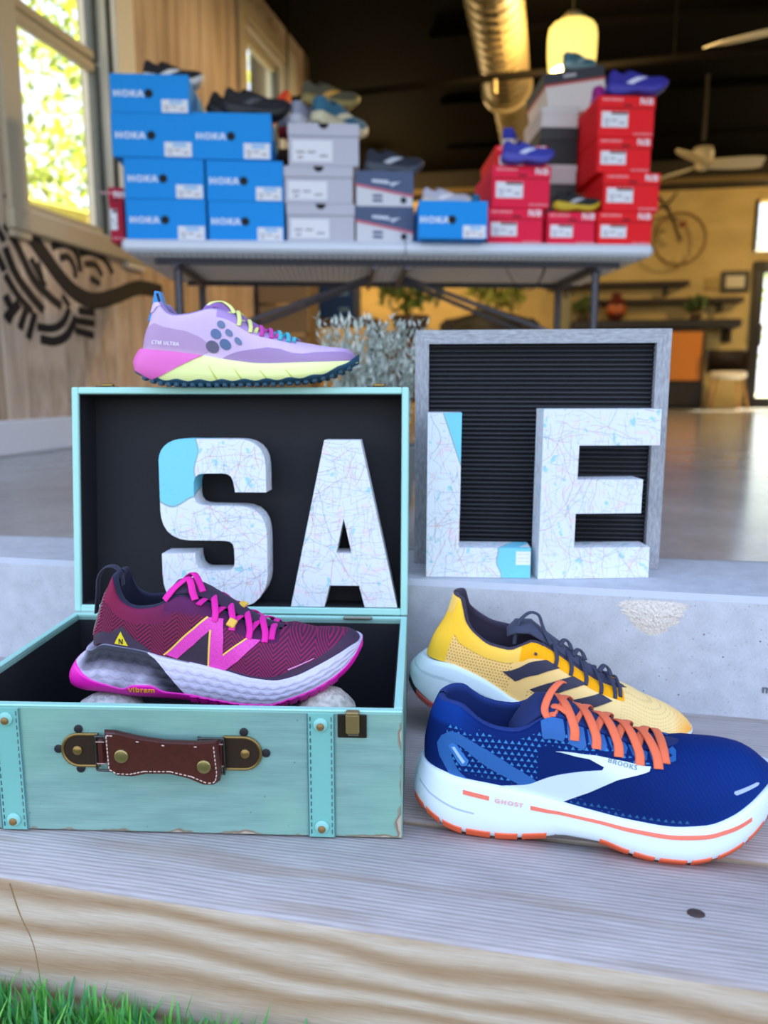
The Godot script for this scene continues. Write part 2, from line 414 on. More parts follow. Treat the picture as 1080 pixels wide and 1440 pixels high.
func lining_mesh(S: Dictionary, x_end: float, nx: int, th := 6.5) -> ArrayMesh:
	var R := []
	var ax: float = S.ux.x + 48
	for x in stations(S.ux.x + 0.02, x_end, nx):
		var r := PackedVector3Array()
		for side in [1.0, -1.0]:
			var col := []
			var top := upper_pt(S, x, 1.0, side)
			for k in [[1.0, 0.0, 0.0], [1.0, 0.25, 1.4], [1.0, 0.6, 1.8], [1.0, 1.0, 0.2], [0.9, 1.05, 0.0], [0.7, 1.0, 0.0], [0.45, 0.9, 0.0], [0.22, 0.9, 0.0]]:
				var q := upper_pt(S, x, k[0], side)
				if k[0] == 1.0: q = top
				else: q.z = top.z + (q.z - top.z) * 0.5
				var to := Vector3(ax if q.x < ax else q.x, q.y, 0) - q
				var d := to.length()
				if d > 1e-3: q += to / d * minf(th * k[1], d * 0.92)
				q.y += k[2]
				col.append(q * 0.001)
			if side < 0: col.reverse()
			r.append_array(col)
		R.append(r)
	var mb := MB.new(); mb.rows(R, 1)
	return mb.done(false)
func tongue_mesh(path: Array) -> ArrayMesh:
	var R := []
	for i in path.size():
		var a: Array = path[i]
		var b: Array = path[mini(i + 1, path.size() - 1)]; var c: Array = path[maxi(i - 1, 0)]
		var tg := Vector2(b[0] - c[0], b[1] - c[1]).normalized()
		var n := Vector2(-tg.y, tg.x)
		var r := PackedVector3Array()
		for j in 16:
			var an := TAU * j / 16
			var dome: float = cos(an) * cos(an) * a[2] * 0.22
			r.append(Vector3(a[0], a[1] - dome, 0) * 0.001 + Vector3(n.x, n.y, 0) * sin(an) * a[3] * 0.0005 + Vector3(0, 0, cos(an) * a[2] * 0.001))
		R.append(r)
	var mb := MB.new(); mb.loft(R, 1, true, [], 1)
	return mb.done()
func smooth_path(pts: Array, n := 6) -> Array:
	var o := []
	for i in pts.size() - 1:
		var a: Vector3 = pts[maxi(i - 1, 0)]; var b: Vector3 = pts[i]; var c: Vector3 = pts[i + 1]; var d: Vector3 = pts[mini(i + 2, pts.size() - 1)]
		for k in n: o.append(b.cubic_interpolate(c, a, d, float(k) / n))
	o.append(pts[-1])
	return o
func lace_mesh(pts: Array, w: float, th: float, axis_y: float) -> ArrayMesh:
	var mb := MB.new()
	var P := []
	for q in smooth_path(pts, 5): P.append(q * 0.001)
	mb.sweep(P, w * 0.001, th * 0.001, 8, 1, func(q): return Vector3(0, q.y - axis_y * 0.001, q.z * 1.4) + Vector3(0.004, 0, 0))
	return mb.done()
func shoe(S: Dictionary, called: String, label: String, at: Vector3, turn: float, pitch: float, mm: Dictionary, group := "", res := 1.0, k := 1.0) -> Node3D:
	var r := thing(called, label, "shoe", at, turn, group)
	r.rotation.z = pitch
	r.scale = Vector3.ONE * k
	part("midsole", midsole_mesh(S, int(60 * res), int(8 * res) + 2), mm.midsole, r)
	part("upper", upper_mesh(S, int(72 * res), int(14 * res) + 2), mm.upper, r)
	part("lining", lining_mesh(S, S.throat, int(44 * res)), mm.lining, r)
	part("tongue", tongue_mesh(S.tongue), mm.tongue, r)
	return r
# criss-cross laces between eyelets at the stations xs
func lacing(S: Dictionary, r: Node3D, xs: Array, w: float, th: float, m: Material, lift := 7.0, both := true, crossed := false):
	for i in xs.size() - 1:
		for side in ([1.0, -1.0] if both else [1.0]):
			var a := off_pt(S, xs[i + 1], 0.84, side, 0.9)
			var a1 := off_pt(S, xs[i + 1] - 0.5, 0.96, side, 2.2)
			var b := off_pt(S, xs[i], 0.96 if crossed else 1.0, -side, 2.4 if crossed else -0.5)
			var mid := (a1 + b) / 2
			mid.y = maxf(tv(S.E, (xs[i] + xs[i + 1]) / 2) + lift + (1.6 if side > 0 else 0.0), mid.y + 2)
			mid.z = 0
			var q1 := a1.lerp(mid, 0.5); q1.y = lerpf(a1.y, mid.y, 0.78)
			var q2 := b.lerp(mid, 0.5); q2.y = lerpf(b.y, mid.y, 0.78)
			part("lace", lace_mesh([a, a1, q1, mid, q2, b], w, th, tv(S.F, xs[i])), m, r)
	var x: float = xs[-1] + 6
	var p0 := off_pt(S, x, 0.9, 1.0, 0.6); var p1 := off_pt(S, x, 0.9, -1.0, 0.6)
	var md := (p0 + p1) / 2; md.y = tv(S.E, x) + lift - 2
	part("lace", lace_mesh([p0, p0.lerp(md, 0.4) + Vector3(0, 3, 0), md, p1.lerp(md, 0.4) + Vector3(0, 3, 0), p1], w, th, tv(S.F, x)), m, r)

func blue_shoe():
	var S := BLUE; S.throat = 220.0
	S.inner_rise = PackedVector2Array([Vector2(50, 0), Vector2(80, 3), Vector2(105, 3), Vector2(125, 0)])
	S.tongue = [[88, 84, 14, 2], [94, 92, 20, 5], [102, 102, 24, 7], [112, 111, 24, 9], [124, 112, 21, 8], [142, 105, 18, 7], [160, 98, 16, 6], [190, 87, 15, 5], [212, 82, 13, 5], [230, 81, 10, 4], [238, 82, 4, 2]]
	var navy := Color("041f5c"); var lite := Color("3a80b8")
	var up := tmat(paint(1024, 320, func(u, v):
		var x: float = 13.0 + u * 293.0; var t: float = 1.0 - v
		var f := tv(S.F, x); var y := f + (tv(S.E, x) - f) * t
		var c: Color = navy.lerp(Color("08327c"), clampf((x - 190) / 90.0, 0, 1) * 0.7)
		if x < 66 and t > 0.68: c = c.lerp(Color("06327e"), clampf((66 - x) / 24, 0, 1) * clampf((t - 0.68) / 0.08, 0, 1))
		var mesh: bool = x > 33 and x < 205 and t > 0.08 and t < 0.9 and not (x < 60 and t > 0.74)
		if x > 112 and x < 170 and t < 0.68: mesh = false
		if x > 160 and t < 0.84: mesh = false
		if x > 138 and x < 235 and t < 0.11 and t > 0.02: mesh = true
		if mesh:
			var row := floorf(y / 4.6)
			var px := fposmod(x + (2.75 if int(row) % 2 else 0.0), 5.5) - 2.75
			var py := fposmod(y, 4.6) - 1.0
			if py > 0 and absf(px) < (2.9 - py) * 0.62: c = lite if x < 205 and t > 0.12 else lite.darkened(0.3)
		elif x > 165:
			if fposmod(x * 0.8 + y * 0.5, 3.0) < 0.5: c = c.darkened(0.12)
		return c), 0.8, Vector3.ONE, 0.04)
	up.metallic_specular = 0.25
	var lining := mat("0b2a6c", 0.9)
	var r := shoe(S, "running_shoe", "navy running shoe with orange laces and white sole, nearest on the wooden step", Vector3(0.024, 0.0035, -0.655), deg_to_rad(-9.3), 0.0, {"midsole": mat("d8e6ee", 0.55), "upper": up, "lining": lining, "tongue": mat("0d2358", 0.9)})
	# orange outsole pads with dark gaps between
	var orange := mat("e8643c", 0.6)
	part("tread_base", outsole_mesh(S, 10, 304, func(x): return 3.4, -0.6, 0.6, 40), mat("23262c", 0.8), r)
	for q in [[6, 15], [17, 29], [32, 49], [53, 74], [78, 97], [101, 121], [164, 187], [191, 207], [211, 232], [236, 251], [256, 276], [280, 293], [297, 309]]:
		part("tread_pad", outsole_mesh(S, q[0], q[1], func(x): return 6.0, 0.9, 2.2, 8), orange, r)
	var silver := mat("cfdde4", 0.35, 0.15)
	var mk := part("side_mark", shoe_patch(S, PackedVector2Array([Vector2(126.5, 0.625), Vector2(140, 0.688), Vector2(159.5, 0.763), Vector2(203, 0.863), Vector2(201.5, 0.8), Vector2(176, 0.537), Vector2(155, 0.25), Vector2(134, 0.005), Vector2(83, 0.005), Vector2(105.5, 0.138), Vector2(125, 0.3), Vector2(149, 0.5), Vector2(164, 0.6), Vector2(165.5, 0.65), Vector2(153.5, 0.688), Vector2(140, 0.65)]), 0.8), silver, r)
	part("lettering", shoe_text(S, "BROOKS", 3.2, 180, 0.77, -0.22, 1.0, false, 1.4), mat("7c9096", 0.5), mk)
	var teal := mat("17589a", 0.65)
	part("heel_strap", shoe_patch(S, PackedVector2Array([Vector2(29, 0.537), Vector2(36.5, 0.64), Vector2(45.5, 0.66), Vector2(56, 0.65), Vector2(69.5, 0.625), Vector2(81.5, 0.525), Vector2(98, 0.35), Vector2(113, 0.175), Vector2(99.5, 0.088), Vector2(86, 0.188), Vector2(72.5, 0.288), Vector2(51.5, 0.47), Vector2(43, 0.5), Vector2(39.5, 0.288), Vector2(45.5, 0.1), Vector2(53, 0.005), Vector2(38, 0.005), Vector2(29, 0.225), Vector2(26, 0.4)]), 0.7), teal, r)
	var pl := part("heel_tab", shoe_patch(S, PackedVector2Array([Vector2(36.5, 0.425), Vector2(39.5, 0.488), Vector2(44, 0.475), Vector2(54.5, 0.312), Vector2(53, 0.225), Vector2(48.5, 0.188), Vector2(45.5, 0.225)]), 1.1), mat("2c6fb4", 0.5), r)
	part("reflector", shoe_patch(S, PackedVector2Array([Vector2(39.5, 0.425), Vector2(42, 0.445), Vector2(51.5, 0.28), Vector2(49.5, 0.235)]), 1.5), mat("9fc0e0", 0.35), pl)
	part("toe_tab", shoe_patch(S, PackedVector2Array([Vector2(267.5, 0.435), Vector2(286.5, 0.42), Vector2(288.5, 0.37), Vector2(287, 0.33), Vector2(269, 0.36), Vector2(267, 0.4)]), 0.7), mat("9aaede", 0.35), r)
	for q in [[115, 132, 0.77], [136, 149, 0.77], [153, 166, 0.85], [170, 183, 0.9], [187, 200, 0.92], [204, 224, 0.9]]:
		for sd in [1.0, -1.0]:
			part("eyestay", shoe_patch(S, PackedVector2Array([Vector2(q[0] - 1, 0.995), Vector2(q[1], 0.995), Vector2(q[1] + 2, q[2] + 0.07), Vector2(q[1], q[2]), Vector2(q[0] + 2, q[2]), Vector2(q[0], q[2] + 0.05)]), 0.8, false, sd), teal, r)
	var coral := mat("e8745c", 0.5)
	part("sole_stripe", shoe_patch(S, PackedVector2Array([Vector2(50, 0.835), Vector2(72.5, 0.81), Vector2(72.5, 0.735), Vector2(50, 0.76)]), 0.5, true), coral, r)
	var top := PackedVector2Array(); var low := PackedVector2Array()
	for q in [Vector2(107, 0.78), Vector2(122, 0.77), Vector2(135.5, 0.78), Vector2(167, 0.82), Vector2(203, 0.845), Vector2(231.5, 0.845), Vector2(258.5, 0.82), Vector2(281, 0.72)]:
		top.append(q); low.append(q - Vector2(0, 0.085 if q.x < 150 else 0.1))
	low.reverse(); top.append_array(low)
	part("sole_stripe", shoe_patch(S, top, 0.5, true), coral, r)
	part("sole_lettering", shoe_text(S, "GHOST", 3.6, 89, 0.755, -0.09, 0.35, true, 1.5), mat("e0a9a0", 0.5), r)
	# the groove that splits the foam round the heel
	var gp := PackedVector2Array()
	for q in [[6, 0.6], [20, 0.5], [40, 0.45], [60, 0.43], [60, 0.46], [40, 0.49], [20, 0.54], [6, 0.64]]: gp.append(Vector2(q[0], q[1]))
	part("sole_groove", shoe_patch(S, gp, 0.15, true), mat("a9b9c6", 0.7), r)
	lacing(S, r, [122, 141, 159, 177, 194, 209], 8.0, 2.0, mat("ea6c44", 0.75, 0, "cloth"))
	# the end of the lace, pulled up from the top eyelet across the tongue
	var lc := mat("ea6c44", 0.75, 0, "cloth")
	part("lace_end", lace_mesh([Vector3(128, 103, 24), Vector3(120, 106, 25), Vector3(117, 112, 20), Vector3(122, 122, 10), Vector3(130, 128, 0), Vector3(134, 126, -6)], 6.5, 2, 60), lc, r)
	part("lace_end", lace_mesh([Vector3(143, 101, 22), Vector3(136, 109, 19), Vector3(126, 112, 14), Vector3(118, 109, 18), Vector3(119, 105, 22)], 6.5, 2, 60), lc, r)

func magenta_shoe():
	var S := MAGENTA; S.throat = 210.0
	S.tongue = [[104, 116, 16, 3], [112, 121, 22, 9], [124, 122, 21, 9], [140, 115.5, 17, 7], [158, 105, 15, 6], [176, 94, 13, 5], [196, 83, 10, 4], [214, 79, 5, 2]]
	var up := tmat(paint(1024, 320, func(u, v):
		var x: float = 22.0 + u * 267.0; var t: float = 1.0 - v
		var f := tv(S.F, x); var y := f + (maxf(tv(S.E, x), f) - f) * t
		var zig := absf(fposmod(x, 26.0) - 13.0)
		var s := fposmod(y * 1.15 + zig * 1.25 + x * 0.35, 4.4)
		var c: Color = Color("8a2448") if s < 2.0 else Color("4a2238")
		if x > 150: c = Color("8c2450") if s < 1.9 else Color("4e2442")
		if x < 112 and t > 0.66: c = Color("842444").lerp(Color("6f2248"), clampf((x - 40) / 60, 0, 1))
		if x > 104 and x < 212 and t > 0.84: c = Color("54204a")
		if x > 100 and x < 140 and t > 0.72: c = c.lerp(Color("5c2450"), clampf((t - 0.72) / 0.1, 0, 1) * clampf((x - 100) / 10, 0, 1) * clampf((140 - x) / 10, 0, 1))
		var toe: float = 0.05 + 0.30 * clampf((x - 200) / 60, 0, 1) + 1.2 * pow(clampf((x - 248) / 38, 0, 1), 2.2)
		if x > 160 and t < toe: c = Color("453348")
		return c), 0.85, Vector3.ONE, 0.05)
	up.metallic_specular = 0.3
	var foam_h := paint(512, 96, func(u, v):
		var a := fposmod(u * 23.0 + (0.5 if int(floor(v * 5.0)) % 2 else 0.0), 1.0) - 0.5
		var b := fposmod(v * 5.0, 1.0) - 0.5
		var d := clampf(1.6 - 3.2 * (absf(a) * 0.8 + absf(b) * 0.9), 0, 1)
		return Color(1, 1, 1) * (1.0 - 0.7 * d))
	var nz := noise(4, 0.02)
	var wing := PackedVector2Array([Vector2(0, 88), Vector2(0.09, 96), Vector2(0.375, 107), Vector2(0.79, 121), Vector2(1, 128)])
	var foam := tmat(paint(768, 96, func(u, v):
		var x: float = 1.0 + u * 291.0
		var c := Color("c9c4da")
		var edge := 0.08
		var xb := tv(wing, v)
		if x < xb:
			var k := maxf(clampf(1.5 - v / (0.34 + edge), 0, 1), clampf(1.25 - (xb - x) / 30.0, 0, 1))
			k = clampf(k + 0.16 * nz.get_noise_2d(x * 1.6, v * 90) * (1 - k) * 2.0, 0, 1) * clampf((x - 6) / 16.0, 0, 1)
			c = c.lerp(Color("20202e"), k)
		return c), 0.65, Vector3.ONE, 0.08, foam_h)
	var r := shoe(S, "trail_shoe", "burgundy and magenta shoe with pink laces, propped on stones in the open suitcase", Vector3(-0.313, 0.0719, -0.735), 0.0, 0.0, {"midsole": foam, "upper": up, "lining": mat("20223a", 0.95, 0, "cloth"), "tongue": mat("35203c", 0.9, 0, "cloth")})
	var pink := mat("f01cb4", 0.5)
	var topline := PackedVector2Array([Vector2(1, 22), Vector2(12, 21), Vector2(24, 16), Vector2(34, 11), Vector2(48, 7), Vector2(62, 5), Vector2(74, 11), Vector2(90, 12), Vector2(105, 6), Vector2(122, 6), Vector2(150, 4.5), Vector2(292, 5.5)])
	part("outsole", outsole_mesh(S, 1, 292, func(x): return tv(topline, x) * 1.0, 1.1, 2.5, 120), pink, r)
	for i in 15:
		var x := 128.0 + i * 9.6
		part("tread_lug", outsole_mesh(S, x, x + 6.4, func(q): return 4.2, 1.7, 4.0, 4), pink, r)
	part("sole_lettering", shoe_text(S, "vibram", 4.6, 82, 0.155, -0.03, 1.5, true, 1.2), mat("f0b31c", 0.5), r)
	part("heel_counter", shoe_patch(S, PackedVector2Array([Vector2(26, 0.01), Vector2(30, 0.16), Vector2(50, 0.22), Vector2(63.5, 0.5), Vector2(74, 0.275), Vector2(92, 0.005), Vector2(56, 0.005)]), 0.6), mat("38293f", 0.6), r)
	var tri := part("heel_badge", shoe_patch(S, PackedVector2Array([Vector2(62, 0.36), Vector2(55.5, 0.04), Vector2(69, 0.04)]), 1.1), mat("e6cf1e", 0.5), r)
	part("lettering", shoe_text(S, "N", 5.0, 62.2, 0.12, -0.05, 1.3), mat("3a3420", 0.5), tri)
	var edgem := mat("e8c14c", 0.5)
	part("logo_shadow", shoe_patch(S, PackedVector2Array([Vector2(116, 0.013), Vector2(132.5, 0.3), Vector2(148, 0.66), Vector2(147, 0.3), Vector2(145, 0.005)]), 0.5), mat("2f1e34", 0.7), r)
	var nlog := tmat(paint(256, 256, func(u, v):
		var c := Color("e03cae")
		if hash1(floorf(u * 70), floorf(v * 70)) > 0.93: c = Color("7c2c70")
		return c), 0.55, Vector3(4, 4, 1))
	part("side_letter", shoe_patch(S, PackedVector2Array([Vector2(104, 0.05), Vector2(117.5, 0.3), Vector2(132.5, 0.575), Vector2(146, 0.86), Vector2(159.5, 0.95), Vector2(161, 0.663), Vector2(160.5, 0.3), Vector2(183.5, 0.85), Vector2(195.5, 0.875), Vector2(185, 0.613), Vector2(174.5, 0.288), Vector2(162.5, 0.005), Vector2(146, 0.005), Vector2(147.5, 0.325), Vector2(149, 0.675), Vector2(132.5, 0.312), Vector2(116, 0.013)]), 0.9), nlog, r)
	part("letter_edge", shoe_patch(S, PackedVector2Array([Vector2(102.6, 0.04), Vector2(117.5, 0.312), Vector2(132, 0.588), Vector2(145.2, 0.872), Vector2(146.6, 0.862), Vector2(133, 0.57), Vector2(118.4, 0.292), Vector2(104, 0.03)]), 1.0), edgem, r)
	part("letter_edge", shoe_patch(S, PackedVector2Array([Vector2(147.8, 0.665), Vector2(149.6, 0.68), Vector2(148.2, 0.325), Vector2(147, 0.005), Vector2(145.4, 0.005), Vector2(146.4, 0.31)]), 1.0), edgem, r)
	part("letter_edge", shoe_patch(S, PackedVector2Array([Vector2(160.6, 0.325), Vector2(183.5, 0.882), Vector2(184.2, 0.862), Vector2(160.8, 0.29)]), 1.0), edgem, r)
	part("toe_print", shoe_patch(S, PackedVector2Array([Vector2(222, 0.22), Vector2(246, 0.36), Vector2(247, 0.335), Vector2(223, 0.19)]), 0.5), mat("c884b4", 0.5), r)
	var lc := mat("e2119c", 0.7, 0, "cloth")
	lacing(S, r, [136, 152, 168, 184, 199], 6.5, 2.0, lc, 6.0, true, true)
	part("lace_loop", lace_mesh([Vector3(104, 112, 26), Vector3(107, 116, 25), Vector3(113, 123, 19), Vector3(123, 130, 14), Vector3(127, 128, 17), Vector3(130, 119, 22), Vector3(133, 112, 25)], 7, 2, 70), lc, r)
	part("lace_loop", lace_mesh([Vector3(108, 115, -24), Vector3(116, 124, -16), Vector3(125, 131, -4), Vector3(131, 127, 4), Vector3(138, 117, 14)], 7, 2, 70), lc, r)
	for q in [[[167, 0.93], 6.0], [[172, 1.0], -4.0]]:
		var a := off_pt(S, q[0][0], q[0][1], 1.0, 3.2)
		if q[1] < 0: a = Vector3(173, 99.5, -3)
		part("lace_keeper", rbox(Vector3(0.0085, 0.0085, 0.003), 0.0008), mat("e0b03c", 0.6, 0, "cloth"), r, a * 0.001, Vector3(-0.7 if q[1] > 0 else -1.3, 0, -0.45))
	# stitching at the heel and the looped pull tab
	var pull := MB.new()
	pull.sweep(smooth_path([Vector3(0.0285, 0.092, 0), Vector3(0.031, 0.112, 0), Vector3(0.033, 0.128, 0), Vector3(0.040, 0.1375, 0), Vector3(0.049, 0.1385, 0), Vector3(0.055, 0.132, 0), Vector3(0.056, 0.120, 0)], 6), 0.011, 0.0026, 8, 1, func(q): return (q - Vector3(0.046, 0.118, 0)))
	part("pull_tab", pull.done(), mat("2a2a3e", 0.8, 0, "cloth"), r)
	part("heel_panel", shoe_patch(S, PackedVector2Array([Vector2(22.5, 0.16), Vector2(27, 0.16), Vector2(31, 0.5), Vector2(28, 0.8), Vector2(22.5, 0.82)]), 0.5), mat("6f6a5c", 0.6), r)
	for i in 14:
		var x := 28.0 + 4.5 * sin(i * 0.22)
		var a := off_pt(S, x, 0.16 + i * 0.045, 1.0, 0.7); var b := off_pt(S, x + (3.0 if i % 2 else 2.2), 0.185 + i * 0.045, 1.0, 0.7)
		var st := MB.new(); st.sweep([a * 0.001, b * 0.001], 0.0011, 0.0008, 5)
		part("stitch", st.done(), mat("e0609c", 0.6), r)

func yellow_shoe():
	var S := YELLOW; S.throat = 218.0
	S.inner_rise = PackedVector2Array([Vector2(30, 0), Vector2(50, 9), Vector2(75, 12), Vector2(95, 12), Vector2(118, 3), Vector2(130, 0)])
	S.tongue = [[90, 92, 15, 3], [98, 101, 21, 8], [112, 103.5, 21, 9], [130, 95, 17, 7], [156, 83, 15, 6], [180, 71, 13, 5], [204, 62, 10, 4], [222, 57, 5, 2]]
	var up := tmat(paint(1024, 320, func(u, v):
		var x: float = 9.0 + u * 291.0; var t: float = 1.0 - v
		var f := tv(S.F, x); var y := f + (maxf(tv(S.E, x), f) - f) * t
		var c := Color("ffcd7a").lerp(Color("ffd992"), clampf((x - 100) / 100, 0, 1))
		var collar: float = 0.52 + 0.2 * clampf((x - 40) / 60, 0, 1)
		if x < 30 or (x < 112 and t > collar): c = Color("ffc636").lerp(Color("ffca58"), clampf((x - 30) / 70, 0, 1))
		elif x < 100 and t < collar and t > 0.03:
			var row := floorf(y / 3.2)
			var px := fposmod(x + (1.6 if int(row) % 2 else 0.0), 3.2) - 1.6; var py := fposmod(y, 3.2) - 1.6
			if px * px + py * py < 0.55: c = Color("b98a44")
		if x < 100 and absf(t - collar) < 0.012 and x > 30: c = c.darkened(0.15)
		if x > 118 and x < 180 and t > 0.1 and t < 0.25 and fposmod(x, 4.0) < 1.3 and fposmod(y, 4.0) < 1.3: c = Color("a97f42")
		if x > 215 and x < 284:
			if fposmod(y * 1.0 + sin(x * 0.08) * 4.0, 2.6) < 0.7 and fposmod(x, 3.0) < 2.0: c = c.darkened(0.08)
		c = c.lerp(Color("fca63c"), clampf((x - 274) / 16, 0, 1) * clampf(0.9 - absf(t - 0.45), 0, 1))
		if x > 106 and x < 220 and t > 0.83 - 0.1 * clampf((130 - x) / 20, 0, 1): c = Color("ffac0a")
		return c), 0.75, Vector3.ONE, 0.03)
	up.metallic_specular = 0.3
	var sole := tmat(paint(512, 64, func(u, v):
		var c := Color("d9e9ea")
		if u < 0.5 and absf(v - 0.30 - u * 0.15) < 0.03: c = Color("bcd0d4")
		return c), 0.5)
	var r := shoe(S, "running_shoe", "pale orange running shoe with three dark stripes, behind the navy shoe", Vector3(0.031, 0.040, -0.84), deg_to_rad(-8), deg_to_rad(-10), {"midsole": sole, "upper": up, "lining": mat("3a3244", 0.9, 0, "cloth"), "tongue": mat("3c3f55", 0.9, 0, "cloth")}, "", 1.0, 1.031)
	part("outsole", outsole_mesh(S, -6, 56, func(x): return 5.0 + 3.0 * clampf((40 - x) / 30.0, 0, 1), 0.5, 1.5, 30), mat("24242a", 0.7), r)
	part("outsole", outsole_mesh(S, 57, 300, func(x): return 3.5, 0.5, 1.5, 60), mat("2c2c30", 0.7), r)
	part("heel_pad", outsole_mesh(S, 6, 34, func(x): return 6.5, 1.0, 2.0, 16), mat("e05a50", 0.6), r)
	part("sole_stripe", shoe_patch(S, PackedVector2Array([Vector2(42, 0.66), Vector2(90, 0.55), Vector2(88, 0.44), Vector2(44, 0.55)]), 0.5, true), mat("ec7d72", 0.5), r)
	var dark := mat("2e2c40", 0.6)
	for q in [[Vector2(91, 0.475), Vector2(112, 0.655), Vector2(133, 0.85), Vector2(148, 0.85), Vector2(127, 0.55), Vector2(106, 0.338)], [Vector2(122.5, 0.263), Vector2(142, 0.535), Vector2(163, 0.863), Vector2(178, 0.875), Vector2(157, 0.513), Vector2(139, 0.213)], [Vector2(158, 0.3), Vector2(173.5, 0.525), Vector2(193, 0.838), Vector2(206.5, 0.775), Vector2(188.5, 0.463), Vector2(174, 0.25)]]:
		part("side_stripe", shoe_patch(S, PackedVector2Array(q), 0.7), dark, r)
	lacing(S, r, [126, 143, 160, 177, 194, 209], 4.2, 2.2, mat("34374e", 0.8), 5.0)
	var lc := mat("33364c", 0.75, 0, "cloth")
	part("tongue_loop", lace_mesh([Vector3(99, 82, 14), Vector3(98, 98, 13), Vector3(101, 110, 11), Vector3(109, 118, 8), Vector3(118, 117, 8), Vector3(123, 109, 10), Vector3(128, 101, 12), Vector3(136, 92, 20)], 4.5, 2.6, 60), lc, r)
	for q in [[150, 4.0], [166, 3.0], [196, 5.0]]:
		part("lace_knot", lace_mesh([Vector3(q[0] - 4, tv(S.E, q[0]) + 9, 9), Vector3(q[0], tv(S.E, q[0]) + 15, 5), Vector3(q[0] + 6, tv(S.E, q[0]) + 12, 1), Vector3(q[0] + 10, tv(S.E, q[0]) + 6, 6)], 5.5, 3, 40), lc, r)
	part("eyelet", rbox(Vector3(0.003, 0.003, 0.001), 0.0004), dark, r, off_pt(S, 121, 0.86, 1.0, 0.8) * 0.001, Vector3(-0.5, 0, 0))
	part("heel_tab", shoe_patch(S, PackedVector2Array([Vector2(9.5, 0.72), Vector2(17, 0.75), Vector2(22, 0.99), Vector2(9.5, 0.99)]), 0.5), mat("f7c65c", 0.6), r)

